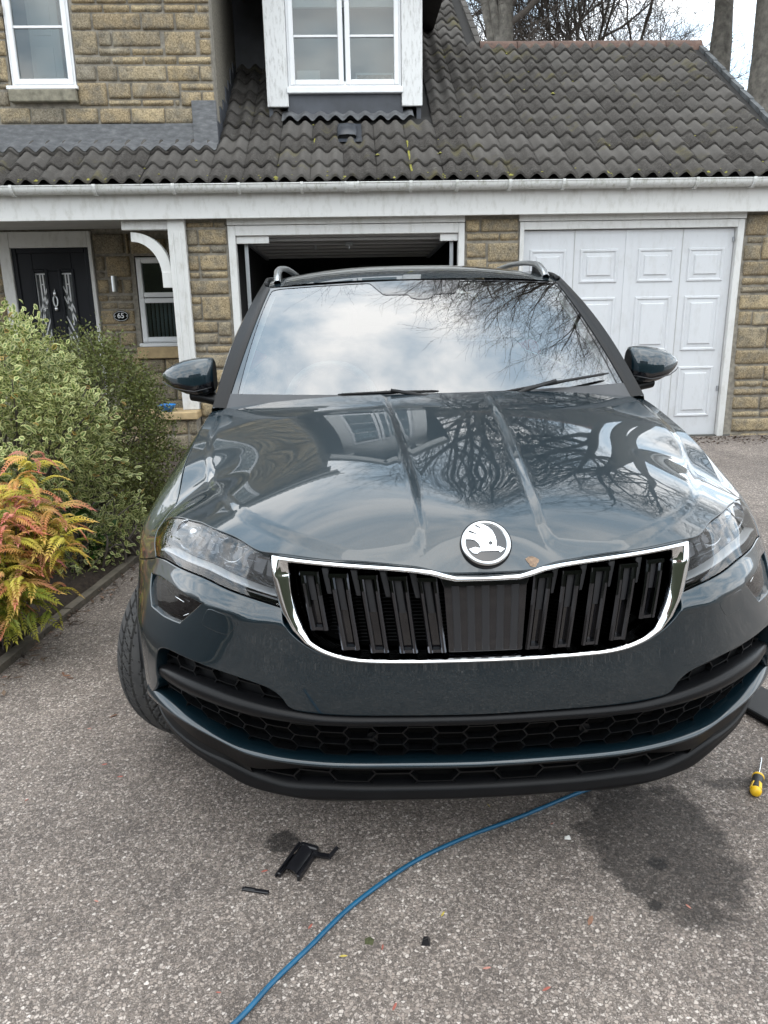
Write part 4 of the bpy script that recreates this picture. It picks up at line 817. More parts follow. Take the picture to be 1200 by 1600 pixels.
M['varieg'] = leafmat('variegated_leaf', (.095, .145, .036), (.47, .48, .22), edge=(.35, .72)); M['dark_leaf'] = leafmat('small_dark_leaf', (.075, .105, .028), (.15, .155, .05), .5); M['green_leaf'] = leafmat('glossy_green_leaf', (.035, .10, .018), (.05, .13, .025), .3, rough=.35)
shrub('variegated_shrub', 'big cream and green variegated shrub in front of the dark front door', (-1.95, 3.95, 0), [((-2.0, 4.05, .88), (.60, .52, .56)), ((-1.62, 3.95, .70), (.40, .42, .44)), ((-1.78, 3.95, 1.10), (.36, .36, .32)), ((-1.42, 3.85, .80), (.20, .3, .27)), ((-2.5, 3.9, .75), (.5, .5, .6)), ((-1.85, 3.55, .55), (.4, .3, .35))], 1250, 13, .038, .021, M['varieg'], 4, .038, ntw=90)
shrub('dark_shrub', 'dark fine-leaved evergreen shrub under the small porch window', (-1.8, 5.25, 0), [((-1.76, 5.25, .72), (.46, .5, .52)), ((-1.46, 5.1, .52), (.26, .42, .48)), ((-2.15, 5.35, .78), (.45, .5, .46)), ((-1.38, 4.85, .30), (.2, .3, .28)), ((-1.62, 5.2, .98), (.2, .3, .26))], 1700, 22, .020, .011, M['dark_leaf'], 6, .040, ntw=110, shell=.5)
shrub('low_shrub', 'low sprawling variegated shrub near the edging below the bigger shrubs', (-1.42, 4.15, 0), [((-1.42, 4.15, .16), (.18, .22, .18)), ((-1.34, 4.35, .26), (.14, .16, .16)), ((-1.50, 3.95, .10), (.14, .16, .10))], 85, 12, .036, .021, M['varieg'], 8, .04, ntw=24)
shrub('leafy_weed', 'small glossy green leafy plant half hidden among the shrub bases', (-1.50, 4.0, 0), [((-1.55, 4.05, .33), (.10, .10, .06)), ((-1.42, 4.02, .15), (.09, .08, .05))], 22, 7, .055, .030, M['green_leaf'], 12, .04, ntw=16, cat='plant')
# golden sorbaria: every frond is a part
def frond_mat(name, st):
    t = NT(name); uvn = t.n('ShaderNodeUVMap'); sp = t.n('ShaderNodeSeparateXYZ', {0: uvn.outputs[0]}); oi = t.n('ShaderNodeObjectInfo')
    a = t.ramp(sp.outputs[0], *st); v = t.ramp(oi.outputs['Random'], (0, (.72, .72, .72)), (1, (1.2, 1.15, 1.1))); cc = t.mix(1., a, v, 'MULTIPLY'); t.set(Base_Color=cc, Roughness=.5, Specular_IOR_Level=.35)
    tl = t.n('ShaderNodeBsdfTranslucent', {'Color': cc.outputs['Result']}); mx = t.n('ShaderNodeMixShader', {0: .3, 1: t.b, 2: tl}); t.t.links.new(mx.outputs[0], t.out.inputs['Surface']); return t.m
FM = [frond_mat('frond_yellow', ((0, (.36, .38, .055)), (.6, (.68, .60, .10)), (1, (.72, .50, .15)))), frond_mat('frond_orange', ((0, (.50, .45, .09)), (.45, (.66, .42, .15)), (1, (.66, .26, .19)))), frond_mat('frond_pink', ((0, (.58, .42, .18)), (.5, (.66, .30, .23)), (1, (.60, .20, .20)))), frond_mat('frond_green', ((0, (.10, .17, .025)), (.6, (.24, .29, .04)), (1, (.38, .36, .06))))]
def frond_mesh(mat, seed, Lf=.155, pairs=12, lw=.0058):
    rg = random.Random(seed); V = []; F = []; uv = []
    def ctr(t): return np.array([0, t * Lf, .045 * math.sin(t * 2.2) - .05 * t * t])
    def leaflet(p, d, l, w, u0):
        s = np.cross(d, [0, 0, 1.]); s /= np.linalg.norm(s); b = len(V); dz = -.25 * l
        for (a, c_, z) in ((0, 0, 0), (-.5, .35, .004), (0, .35, -.001), (.5, .35, .004), (0, 1, dz)): V.append(tuple(p + s * a * w * 2 + d * c_ * l + np.array([0, 0, z]))); uv.append((min(1, u0 + .25 * c_), c_))
        F.extend([[b, b + 2, b + 1], [b, b + 3, b + 2], [b + 1, b + 2, b + 4], [b + 2, b + 3, b + 4]])
    for i in range(pairs):
        t = .14 + .82 * i / (pairs - 1); p = ctr(t); l = .042 * (1 - .55 * abs(t - .42) / .58) * rg.uniform(.88, 1.1)
        for sd in (-1, 1):
            d = np.array([sd * math.cos(.62 + .25 * t), math.sin(.62 + .25 * t), .12 + rg.uniform(-.1, .1)]); d /= np.linalg.norm(d); leaflet(p, d, l, lw, t * .85)
    leaflet(ctr(.98), np.array([0, 1., -.3]), .035, lw, .9)
    b = len(V); P = [ctr(t) for t in np.linspace(0, 1, 6)]
    for k, p in enumerate(P):
        for q in (-.0012, .0012): V.append((p[0] + q, p[1], p[2])); uv.append((k / 6, 0))
    F += [[b + 2 * k, b + 2 * k + 1, b + 2 * k + 3, b + 2 * k + 2] for k in range(5)]
    me = bpy.data.meshes.new('frond'); me.from_pydata([tuple(map(float, v)) for v in V], [], F); me.update(); ul = me.uv_layers.new(name='UVMap')
    for lp in me.loops: ul.data[lp.index].uv = uv[lp.vertex_index]
    me.materials.append(mat); return me
FR = [[frond_mesh(FM[k], 10 * k + j) for j in range(2)] for k in range(4)]
sb = thing('golden_shrub', 'golden false spirea with pink-tipped feathery fronds at the near end of the bed', 'shrub', (-1.58, 3.05, 0)); SB = np.array((-1.58, 3.05, 0)); rg = random.Random(17); tb = Tubes(); nfr = 0
lob = [((-1.38, 2.95, .52), (.22, .26, .26)), ((-1.44, 3.0, .42), (.24, .28, .24)), ((-1.46, 2.95, .30), (.18, .2, .14)), ((-1.32, 3.05, .74), (.10, .12, .14)), ((-1.60, 3.0, .50), (.28, .3, .34))]
for k in range(66):
    c_, r_ = lob[rg.choices(range(5), (24, 18, 6, 6, 10))[0]]; v = vrand(rg); v[2] = abs(v[2]) if rg.random() < .75 else v[2]
    p = np.array(c_) + v * np.array(r_) * rg.uniform(.45, 1.0); p[2] = max(p[2], .10)
    if p[1] < 2.80: p[1] = 2.80 + rg.uniform(0, .2)
    a = SB + np.array([rg.gauss(0, .06), rg.gauss(0, .05), .02]); tt = np.linspace(0, 1, 5)[:, None]; m_ = (a + p) / 2 + np.array([0, 0, .08]); P = (1 - tt) ** 2 * a + 2 * tt * (1 - tt) * m_ + tt ** 2 * p; tb.add(P - SB, np.linspace(.005, .002, 5), 4)
    hi = (p[2] > .60 and rg.random() < .6) or rg.random() < .12; nf = rg.choice((4, 4, 5))
    for j in range(nf):
        az = 2 * math.pi * j / nf + rg.uniform(-.3, .3); el = rg.uniform(-.55, .45); kind = (2 if rg.random() < .45 else 1) if hi else rg.choices((0, 1, 3), (7, 1.5, 1.6))[0]
        if p[2] < .22: kind = rg.choice((3, 3, 0))
        o = link(bpy.data.objects.new('frond', FR[kind][j % 2])); o.parent = sb; o.location = tuple(p - SB + np.array([0, 0, -.004 * j])); sc_ = rg.uniform(.65, .95) * (.75 if kind == 2 else 1); o.scale = (sc_, sc_, sc_)
        o.rotation_euler = (el, rg.uniform(-.5, .5), az); nfr += 1
V, F = tb.mesh(); mk('stem', V, F, M['twig'], sb, kind='stuff'); print('fronds', nfr)
for kd, cnt in ((0, 330), (1, 110), (3, 150)):       # the mass of fronds behind and between those one can pick apart
    VV = []; FF = []; UU = []; me0 = FR[kd][0]; v0 = np.array([v.co for v in me0.vertices]); f0 = [list(p.vertices) for p in me0.polygons]; uvm = np.zeros((len(v0), 2))
    for lp in me0.loops: uvm[lp.vertex_index] = me0.uv_layers[0].data[lp.index].uv
    for q in range(cnt):
        c_, r_ = lob[rg.choices(range(5), (22, 22, 11, 3, 12))[0]]; p = np.array(c_) + vrand(rg) * np.array(r_) * rg.uniform(.3, .92); p[2] = max(p[2], .14); p[1] = max(p[1], 2.80)
        if kd == 3: p[2] = max(.10, p[2] - .10)
        mt = np.array((Matrix.Rotation(rg.uniform(0, 6.28), 3, 'Z') @ Matrix.Rotation(rg.uniform(-.6, .6), 3, 'Y') @ Matrix.Rotation(rg.uniform(-.7, .6), 3, 'X'))) * rg.uniform(.6, .95); b = len(VV) * len(v0); VV.append(v0 @ mt.T + p - SB); FF += [[i + b for i in f] for f in f0]; UU.append(uvm)
    mk('foliage', np.concatenate(VV), FF, FM[kd], sb, smooth=False, kind='stuff', uv=np.concatenate(UU))
# ------------------------------------------------------------------ what lies behind the viewer: the far side of the street
hd = thing('hedge', 'clipped dark green hedge across the street, reflected in the bumper', 'hedge', (0, -8.6, 0)); G = []
for x in np.linspace(-26, 26, 160): G.append([(x + nrng.normal(0, .05), a + nrng.normal(0, .10), b + nrng.normal(0, .08)) for a, b in ((.8, 0), (.95, 1.2), (.9, 2.4), (.5, 3.3), (-.5, 3.4), (-.8, 2.2), (-.8, 0))])
M['hedge'] = plain('hedge_leaf', (.030, .036, .018), .9, var=.5, vscale=5)
sheet('foliage', np.array(G), M['hedge'], hd, kind='stuff')
fh = thing('brick_house', 'plain brick house across the street, reflected in the headlamps', 'house', (-3, -16, 0)); mb = MB().box(-6, 6, -5, 4, 0, 5.2); mb.build('wall', M['brick'], fh, smooth=False)
MB().add([(-6.4, 4.5, 5.0), (6.4, 4.5, 5.0), (6.4, -.5, 8.2), (-6.4, -.5, 8.2), (6.4, -5.5, 5.0), (-6.4, -5.5, 5.0)], [[0, 1, 2, 3], [3, 2, 4, 5], [0, 3, 5], [1, 4, 2]]).build('roof', M['tile'], fh, smooth=False)
for x in (-4, -1, 2, 4.4):
    for z in (1.0, 3.4): w = MB().box(x - .6, x + .6, 4.0, 4.04, z, z + 1.2).build('window', M['upvc'], fh, smooth=False); MB().box(x - .52, x + .52, 4.042, 4.05, z + .08, z + 1.12).build('pane', M['gloss_black'], w, smooth=False)
# ------------------------------------------------------------------ car: nose and flank are one plan curve with an inset profile
def pchip(xs, ys):
    xs=np.array(xs,float); ys=np.array(ys,float); h=np.diff(xs); dl=np.diff(ys)/h
    m=np.zeros(len(xs)); m[0]=dl[0]; m[-1]=dl[-1]
    for i in range(1,len(xs)-1):
        if dl[i-1]*dl[i]>0:
            w1=2*h[i]+h[i-1]; w2=h[i]+2*h[i-1]; m[i]=(w1+w2)/(w1/dl[i-1]+w2/dl[i])
    def f(x):
        x=np.clip(np.asarray(x,float),xs[0],xs[-1]); i=np.clip(np.searchsorted(xs,x)-1,0,len(xs)-2)
        t=(x-xs[i])/h[i]; t2=t*t; t3=t2*t
        return (2*t3-3*t2+1)*ys[i]+(t3-2*t2+t)*h[i]*m[i]+(-2*t3+3*t2)*ys[i+1]+(t3-t2)*h[i]*m[i+1]
    return f
def cubic(xs, ys):
    # natural cubic spline
    xs=np.array(xs,float); ys=np.array(ys,float); n=len(xs); h=np.diff(xs)
    A=np.eye(n); r=np.zeros(n)
    for i in range(1,n-1):
        A[i,i-1]=h[i-1]; A[i,i]=2*(h[i-1]+h[i]); A[i,i+1]=h[i]; r[i]=6*((ys[i+1]-ys[i])/h[i]-(ys[i]-ys[i-1])/h[i-1])
    M=np.linalg.solve(A,r)
    def f(x):
        x=np.clip(np.asarray(x,float),xs[0],xs[-1]); i=np.clip(np.searchsorted(xs,x)-1,0,n-2)
        a=(xs[i+1]-x)/h[i]; b=(x-xs[i])/h[i]
        return a*ys[i]+b*ys[i+1]+((a**3-a)*M[i]+(b**3-b)*M[i+1])*h[i]**2/6
    return f
def sstep(a,b,x):
    t=np.clip((np.asarray(x,float)-a)/(b-a),0,1); return t*t*(3-2*t)
# plan outline of the nose and flank (half), u = to the side, v = back
PLAN=np.array([(0,-.02),(.1,-.0185),(.2,-.014),(.35,.0),(.45,.022),(.55,.058),(.65,.112),(.74,.182),(.815,.27),(.87,.365),(.902,.47),(.918,.59),(.924,.74),(.925,.95),(.924,1.3),(.923,2.0),(.92,2.7),(.915,3.3),(.90,3.8),(.88,4.05)])
_k=np.r_[0,np.cumsum(np.hypot(*np.diff(PLAN,axis=0).T))]
_mu=np.r_[-PLAN[:0:-1,0],PLAN[:,0]]; _mv=np.r_[PLAN[:0:-1,1],PLAN[:,1]]; _ms=np.r_[-_k[:0:-1],_k]
_cu=cubic(_ms,_mu); _cv=cubic(_ms,_mv)
def plan(s):
    s=np.asarray(s,float); e=1e-3
    u=_cu(s); v=_cv(s); du=(_cu(s+e)-_cu(s-e)); dv=(_cv(s+e)-_cv(s-e)); l=np.hypot(du,dv)
    return u,v,-dv/l,du/l   # inward normal (towards the car's inside): at s=0 -> (0,1)
def s_of_u(u):
    ss=np.linspace(0,1.6,1601); return np.interp(u,_cu(ss),ss)
def s_of_v(v):
    ss=np.linspace(0,4.6,4601); return np.interp(v,_cv(ss),ss)
# inset of the painted skin: nose profile and flank profile
ZC=pchip([0,.40,.473,.542,.63,.70,.78,1.1],[.745,.745,.750,.757,.765,.77,.765,.75])   # height of the shoulder crease along s
_nose=pchip([.16,.30,.44,.505,.58,.66,.738,.745,.752,.785,.85,.905,.95],[.10,.06,.03,.012,.0,-.006,-.013,-.0145,-.012,.012,.02,.027,.05])
_side=pchip([.16,.3,.45,.6,.72,.80,.86,.91,.965,1.02],[.055,.018,.005,0,0,.008,.04,.083,.135,.20])
_corner=pchip([.16,.3,.45,.6,.65,.72,.77,.83,.888,.93,1.0],[.06,.022,.004,.004,.013,.034,.055,.080,.116,.155,.23])
ZE=pchip([.3,.52,.74,.95,1.24,1.5,2.5,4.1],[.87,.88,.965,1.01,1.05,1.06,1.08,1.10])
def dskin(s,z):
    s=np.abs(np.asarray(s,float)); z=np.asarray(z,float)
    dn=_nose(z-(ZC(s)-.745)*sstep(.52,.64,z)*(1-sstep(.80,.92,z)))
    v=_cv(s); ze=ZE(v); zz=np.where(z>.72,.72+(z-.72)*(.965-.72)/(ze-.72),z)
    ds=_side(zz); dc=_corner(z)
    dn=dn+sstep(.47,.62,s)*.036*np.clip((z-.775)/.13,0,1.4)
    wc=sstep(.5,.95,s); ws=sstep(1.0,1.32,s)
    return (dn*(1-wc)+dc*wc)*(1-ws)+ds*ws
def S(s,z,d=None):
    s=np.asarray(s,float); z=np.asarray(z,float)
    if d is None: d=dskin(s,z)
    u,v,nu,nv=plan(s); return np.stack([u+nu*d,v+nv*d,z+0*s],-1)
car = thing('car', 'dark grey-green SUV with winged-arrow badge and no number plate parked nose-on in the driveway', 'car', (.281, 1.575, 0)); car.rotation_euler = (0, R(-.4), 0); car.scale = (1.011, 1, 1)
CC = np.array([0, 2.3, .62])
def spl(pts, n=8):
    P = np.array(pts, float); Q = np.vstack([2 * P[0] - P[1], P, 2 * P[-1] - P[-2]]); out = []
    for i in range(1, len(Q) - 2):
        for t in np.linspace(0, 1, n, endpoint=False):
            a, b, c_, d = Q[i - 1], Q[i], Q[i + 1], Q[i + 2]; out.append(.5 * (2 * b + (c_ - a) * t + (2 * a - 5 * b + 4 * c_ - d) * t * t + (3 * b - a - 3 * c_ + d) * t ** 3))
    out.append(P[-1]); return [tuple(p) for p in out]
def densify(L, h):
    out = []
    for a, b in zip(L, L[1:] + L[:1]):
        d = math.hypot(b[0] - a[0], b[1] - a[1])
        if d < 1e-7: continue
        k = max(1, int(math.ceil(d / h)))
        out += [(a[0] + (b[0] - a[0]) * i / k, a[1] + (b[1] - a[1]) * i / k) for i in range(k)]
    res = [out[0]]
    for p in out[1:]:
        if math.hypot(p[0] - res[-1][0], p[1] - res[-1][1]) > h * .12: res.append(p)
    return res
def inpoly(P, L):
    x, y = P[:, 0], P[:, 1]; r = np.zeros(len(P), bool); L = np.array(L)
    for (x0, y0), (x1, y1) in zip(L, np.roll(L, -1, 0)):
        if y0 == y1: continue
        c_ = ((y0 > y) != (y1 > y)) & (x < (x1 - x0) * (y - y0) / (y1 - y0) + x0); r ^= c_
    return r
def cdt_fill(outer, holes, h):
    loops = [densify(list(outer), h * .8)] + [densify(list(l), h * .8) for l in holes]; bp = np.array([p for l in loops for p in l])
    x0, y0 = bp.min(0); x1, y1 = bp.max(0); gx, gy = np.meshgrid(np.arange(x0 + h * .37, x1, h), np.arange(y0 + h * .41, y1, h), indexing='ij'); g = np.stack([gx.ravel(), gy.ravel()], 1)
    k = inpoly(g, loops[0])
    for l in loops[1:]: k &= ~inpoly(g, l)
    g = g[k]
    if len(g):
        dm = np.full(len(g), 9.)
        for i in range(0, len(bp), 64): dm = np.minimum(dm, np.hypot(g[:, None, 0] - bp[None, i:i + 64, 0], g[:, None, 1] - bp[None, i:i + 64, 1]).min(1))
        g = g[dm > h * .45]
    E_ = []; b = 0
    for l in loops: n = len(l); E_ += [(b + i, b + (i + 1) % n) for i in range(n)]; b += n
    vs, es, fs, *_ = delaunay_2d_cdt([Vector(p) for p in bp] + [Vector(p) for p in g], E_, [], 0, 1e-6)
    P = np.array([(v.x, v.y) for v in vs]); F = np.array([f for f in fs]); c_ = P[F].mean(1); k = inpoly(c_, loops[0])
    for l in loops[1:]: k &= ~inpoly(c_, l)
    F = F[k]; used = np.unique(F); rm = -np.ones(len(P), int); rm[used] = np.arange(len(used)); return P[used], rm[F]
def panel(name, fn, outer, mat, parent=car, holes=(), h=.014, depth=.014, r=.0016, cen=CC, flip=False, **k):
    P2, F = cdt_fill(outer, holes, h); P = fn(P2); e = 1.2e-3
    a = fn(P2 + np.array([e, 0])) - fn(P2 - np.array([e, 0])); b = fn(P2 + np.array([0, e])) - fn(P2 - np.array([0, e])); N = np.cross(a, b); N /= np.maximum(np.linalg.norm(N, axis=1, keepdims=True), 1e-12)
    if ((N * (P - cen)).sum(1) < 0).mean() > .5: N = -N
    fnrm = np.cross(P[F[:, 1]] - P[F[:, 0]], P[F[:, 2]] - P[F[:, 0]]); sg = (fnrm * N[F[:, 0]]).sum(1) < 0; F[sg] = F[sg][:, ::-1]
    F = F.tolist(); V = list(P); NN = list(N)
    if depth:
        cnt = {}
        for f in F:
            for i in range(3): cnt[(f[i], f[(i + 1) % 3])] = 1
        be = [(x, y) for (x, y) in cnt if (y, x) not in cnt]; od = {}
        for x, y in be:
            o_ = np.cross(P[y] - P[x], N[x]); o_ /= max(np.linalg.norm(o_), 1e-12)
            for q in (x, y): od[q] = od.get(q, 0) + o_
        i1 = {}; i2 = {}; i3 = {}
        for q, o_ in od.items():
            o_ = o_ / max(np.linalg.norm(o_), 1e-9); n = N[q]; m_ = (n + o_) / np.linalg.norm(n + o_)
            i1[q] = len(V); V.append(P[q] + o_ * r * .7 - n * r * .3); NN.append(m_); i2[q] = len(V); V.append(P[q] + o_ * r - n * r); NN.append(o_); i3[q] = len(V); V.append(P[q] + o_ * r - n * depth); NN.append(o_)
        for x, y in be: F += [[y, x, i1[x], i1[y]], [i1[y], i1[x], i2[x], i2[y]], [i2[y], i2[x], i3[x], i3[y]]]
    return mk(name, V, F, mat, parent, N=NN, **k)
def mir(half):      # closed outline from one half that starts and ends on s = 0
    return list(half) + [(-a, b) for a, b in half[::-1] if abs(a) > 1e-6]
def skin(off=0.): return lambda P: S(P[:, 0], P[:, 1], dskin(P[:, 0], P[:, 1]) + off)
def cyl(d): return lambda P: S(P[:, 0], P[:, 1], (d(P[:, 0], P[:, 1]) if callable(d) else np.full(len(P), d)))
def arch(zs, v0=.865, rad=.40, sg=-1): return [(float(s_of_v(v0 + sg * math.sqrt(max(rad ** 2 - (z - .334) ** 2, 0)))), float(z)) for z in zs]
# edge lines in (s, z)
GT = [(0, .868), (.066, .868), (.088, .873), (.104, .877), (.120, .880), (.2, .884), (.325, .891), (.478, .901)]
GS = [(.474, .86), (.464, .82), (.452, .78), (.430, .738)]; GB = [(.400, .708), (.358, .684), (.295, .667), (.2, .6615), (0, .6605)]
HT = [(.487, .900), (.568, .908), (.67, .914), (.76, .914), (.856, .906), (.96, .896), (1.06, .878), (1.135, .856)]
HB = [(1.005, .795), (.93, .806), (.844, .811), (.70, .816), (.60, .806), (.52, .797), (.452, .785)]
dtop = pchip([0, .09, .17, .27, .478], [-.015, -.012, .008, .018, .0265])
ztop = pchip([a for a, _ in GT + HT], [b for _, b in GT + HT])
def Dtop(s, z): s = np.abs(s); return np.where(s < .478, dtop(s), dskin(s, z))
# ---- painted bumper skin
PB = [(0, .518), (.2, .520), (.352, .521), (.43, .526), (.450, .536), (.466, .562), (.499, .584), (.572, .599), (.665, .608), (.79, .613), (.848, .602), (.880, .573), (.897, .525), (.90, .487), (.925, .455), (.96, .432), (1.0, .420)]
half = [(0, .518)] + spl(PB[1:4], 4)[:-1] + spl(PB[3:], 5) + arch(np.linspace(.415, .690, 14)) + [(1.30, .703), (1.21, .727), (1.0, .787)] + spl([(a, b - .006) for a, b in HB], 4) + [(.4535, .776)] + spl([(.447, .755), (.431, .729), (.401, .701), (.358, .678), (.295, .662), (.2, .6565), (0, .6555)], 5)
FOG = [(.997, .754), (.962, .712), (.928, .684), (.84, .684), (.757, .690), (.71, .727), (.662, .766), (.74, .770), (.83, .770), (.92, .765)]
bump_ = panel('front_bumper', skin(), mir(half), M['paint'], holes=(FOG, [(-a, b) for a, b in FOG]), h=.013, depth=.035, r=.003)
for sg in (1, -1):
    f = lambda P, sg=sg: S(P[:, 0] * sg, P[:, 1])
    mm = lambda L: [(a * sg, b) for a, b in L]
    cv = spl([(.560, .750), (.60, .755), (.635, .757), (.650, .748), (.668, .718), (.660, .711), (.62, .706), (.592, .706), (.578, .715), (.556, .742), (.560, .750)], 4)[:-1]
    panel('washer_cover', skin(-.0006), mm(cv), M['paint'], bump_, h=.012, depth=.006, r=.0022)
    # fog lamp: gloss black recess with a small reflector
    fl = panel('fog_lamp', skin(.030), mm([(a, b) for a, b in [(1.0, .76), (.93, .674), (.75, .68), (.65, .772), (.8, .78)]]), M['gloss_black'], h=.02, depth=0)
    mb = MB(); P = [S(a * sg, b, dskin(a, b) + .024) for a, b in ((.945, .735), (.86, .728), (.78, .730))]; mb.tube(P, .0022, 6); P = [S(a * sg, b, dskin(a, b) + .02) for a, b in ((.84, .690), (.78, .696), (.745, .712))]; mb.tube(P, .0025, 6); mb.build('reflector_trim', M['chrome'], fl)
    panel('lens', skin(.010), mm(FOG), M['lens'], fl, h=.02, depth=0)
# ---- grille
dg = pchip([.60, .66, .75, .85, .905], [.0, -.006, .0, .012, .0265])
def dgr(s, z): s = np.abs(s); return np.where(z > .862, np.minimum(dg(z), np.where(s < .2, dtop(s), 9)), dg(z))
GTi = [(0, .852), (.070, .852), (.094, .8575), (.110, .8625), (.125, .8655), (.2, .8695), (.32, .876), (.433, .8825)]
GSi = [(.431, .86), (.425, .815), (.416, .776), (.400, .738)]; GBi = [(.384, .713), (.348, .693), (.290, .677), (.2, .672), (0, .6705)]
def path(T, S_, B): return spl(T[:2], 4)[:-1] + spl(T[1:5], 6)[:-1] + spl(T[4:], 6) + spl(S_, 6) + spl(B, 6)
po = path(GT, GS, GB); pi = path(GTi, GSi, GBi); nt_ = len(spl(GT[:2], 4)[:-1] + spl(GT[1:5], 6)[:-1] + spl(GT[4:], 6)); po_top = np.array([i < nt_ for i in range(len(po))]); po_top = np.r_[po_top, po_top[::-1][1:-1]]
po = np.array(po + [(-a, b) for a, b in po[::-1][1:-1]]); pi = np.array(pi + [(-a, b) for a, b in pi[::-1][1:-1]])
rows = []
for w, dd in ((0, .012), (0, .0), (.10, -.006), (.30, -.0105), (.55, -.010), (.82, -.004), (1.0, .004), (1.02, .040)):
    q = po * (1 - w) + pi * w; base = np.where(po_top, np.where(np.abs(po[:, 0]) < .478, dtop(np.abs(po[:, 0])), .0265), dg(po[:, 1])); rows.append(S(q[:, 0], q[:, 1], base + dd))
Gc = np.stack(rows, 1); n0 = Gc.shape[0]; grille = mk('grille', Gc.reshape(-1, 3), grid_faces(n0, Gc.shape[1], closed_u=True, flip=False), M['chrome'], car, label='chrome framed radiator grille')
inner = [tuple(p) for p in pi]
panel('back_mesh', cyl(lambda s, z: dgr(s, z) + .075), [(a * 1.02, (b - .77) * 1.06 + .77) for a, b in inner[::2]], M['void'], grille, h=.04, depth=0)
lb = pchip([0, .2, .290, .348, .384, .408, .43], [.678, .679, .684, .700, .720, .745, .80]); lt = pchip([0, .1, .125, .2, .32, .44], [.848, .855, .860, .8645, .871, .878])
def bar_sz(mb, a, b, w, d0, d1, bev=.0015):
    """bar between (s,z) points a (top) and b, width w across, from inset d0 (front) to d1 (back), bevelled front edges"""
    n = 6; L = []
    for t in np.linspace(0, 1, n):
        s = a[0] + (b[0] - a[0]) * t; z = a[1] + (b[1] - a[1]) * t; base = float(dgr(s, z)); row = []
        for ds, dd in ((-w / 2, d1), (-w / 2, d0 + bev), (-w / 2 + bev, d0), (w / 2 - bev, d0), (w / 2, d0 + bev), (w / 2, d1)): row.append(S(s + ds, z, base + dd))
        L.append(row)
    G = np.array(L); b0 = len(mb.V); mb.add(G.reshape(-1, 3), grid_faces(n, 6, flip=True)); mb.F += [[b0 + i for i in range(6)], [b0 + (n - 1) * 6 + i for i in range(6)][::-1]]
for sg in (1, -1):
    for k, s0 in enumerate((.128, .192, .257, .322, .388)):
        zt = float(lt(s0)) - .006; sh = .021 * (1 + .25 * k / 4); s1 = s0 - sh; zb = float(lb(s1 + .012)) + .004
        if k == 4: s1 = s0 - .022; zb = .736
        lean = lambda z: s0 + (s1 - s0) * (zt - z) / (zt - zb)
        mb = MB()
        for o_ in (-.0155, .0155): bar_sz(mb, (sg * (s0 + o_), zt), (sg * (s1 + o_ * .9), zb), .0120, .000, .060, .0035)
        bar_sz(mb, (sg * s0, zt), (sg * s0, zt - .009), .043, .000, .05); bar_sz(mb, (sg * lean(zb + .007), zb + .007), (sg * s1, zb), .038, .002, .05)
        pass
        mb.build('slat', M['dark_chrome'], grille, smooth=False)
        mb = MB(); bar_sz(mb, (sg * s0, zt - .008), (sg * s1, zb + .005), .0200, .017, .058); mb.build('slat_web', M['gloss_black'], grille, smooth=False)
        mb = MB(); zm = zt - .010 - .078 * (zt - zb) / .18; bar_sz(mb, (sg * s0, zt - .012), (sg * lean(zm), zm), .0170, .012, .05); mb.build('slat_insert', M['matt_grey'], grille, smooth=False)
        if k < 4 or True:
            sA = s0 - .033 if k > 0 else None
            if sA: mb = MB(); zt2 = zt + .002; bar_sz(mb, (sg * sA, zt2), (sg * (sA - .013), zt2 - .056), .0150, .016, .05); mb.build('slat_insert', M['matt_grey'], grille, smooth=False)
mb = MB()
for z in np.arange(.685, .80, .0085):
    sm = float(np.interp(z, [.67, .70, .74, .80], [.27, .34, .385, .41])); P = [S(s, z, float(dgr(s, z)) + .066) for s in np.linspace(-sm, sm, 24)]; mb.tube(P, .0014, 4)
mb.build('fine_bars', M['black_plastic'], grille)
rp_ = panel('radar_cover', cyl(lambda s, z: dgr(s, z) + .006), [(-.098, .852), (.098, .852), (.090, .83), (.080, .682), (-.080, .682), (-.090, .83)], M['gloss_black'], grille, h=.02, depth=.03)
for s0 in (-.066, -.033, 0, .033, .066): mb = MB(); bar_sz(mb, (s0, .832), (s0 * .93, .684), .0165, .0042, .02); mb.build('stripe', M['matt_grey'], rp_ if False else grille, smooth=False)
# ---- lower bumper: trim band, hexagon grilles, painted strip, black lip
def row(zf, df, s_): return S(s_, zf(np.abs(s_)), df(np.abs(s_)))
zBT = pchip([0, .2, .353, .467, .578, .709, .80, .88, .905], [.513, .516, .518, .527, .537, .545, .542, .533, .528]); zBB = pchip([0, .2, .354, .471, .585, .72, .815, .905], [.487, .490, .491, .493, .497, .501, .50, .496])
s_ = np.linspace(-.905, .905, 121)
band = np.stack([row(zBT, pchip([0, .9], [.05, .04]), s_), row(lambda s: zBT(s) - .001, pchip([0, .44, .5, .9], [.016, .014, .010, .018]), s_), row(lambda s: zBT(s) * .8 + zBB(s) * .2, pchip([0, .5, .9], [.006, .000, .012]), s_), row(lambda s: zBT(s) * .45 + zBB(s) * .55, pchip([0, .5, .9], [.003, -.004, .010]), s_), row(lambda s: zBT(s) * .12 + zBB(s) * .88, pchip([0, .5, .9], [.008, .002, .014]), s_), row(zBB, pchip([0, .9], [.022, .022]), s_), row(lambda s: zBB(s) + .004, pchip([0, .9], [.06, .05]), s_)], 1)
sheet('bumper_band', band, M['black_trim'], car)
zCT = pchip([0, .205, .428, .594, .736, .849, .92, .99], [.363, .365, .364, .371, .401, .426, .440, .450]); zCB = pchip([0, .205, .42, .574, .703, .87, .98, 1.10], [.351, .353, .352, .358, .386, .410, .413, .405])
dCT = pchip([0, .43, .594, .736, .849, .92, .99], [.088, .088, .084, .072, .052, .035, .020]); dCB = pchip([0, .42, .574, .703, .87, .98, 1.10], [.058, .057, .050, .040, .020, .010, .006])
s_ = np.linspace(-.985, .985, 131)
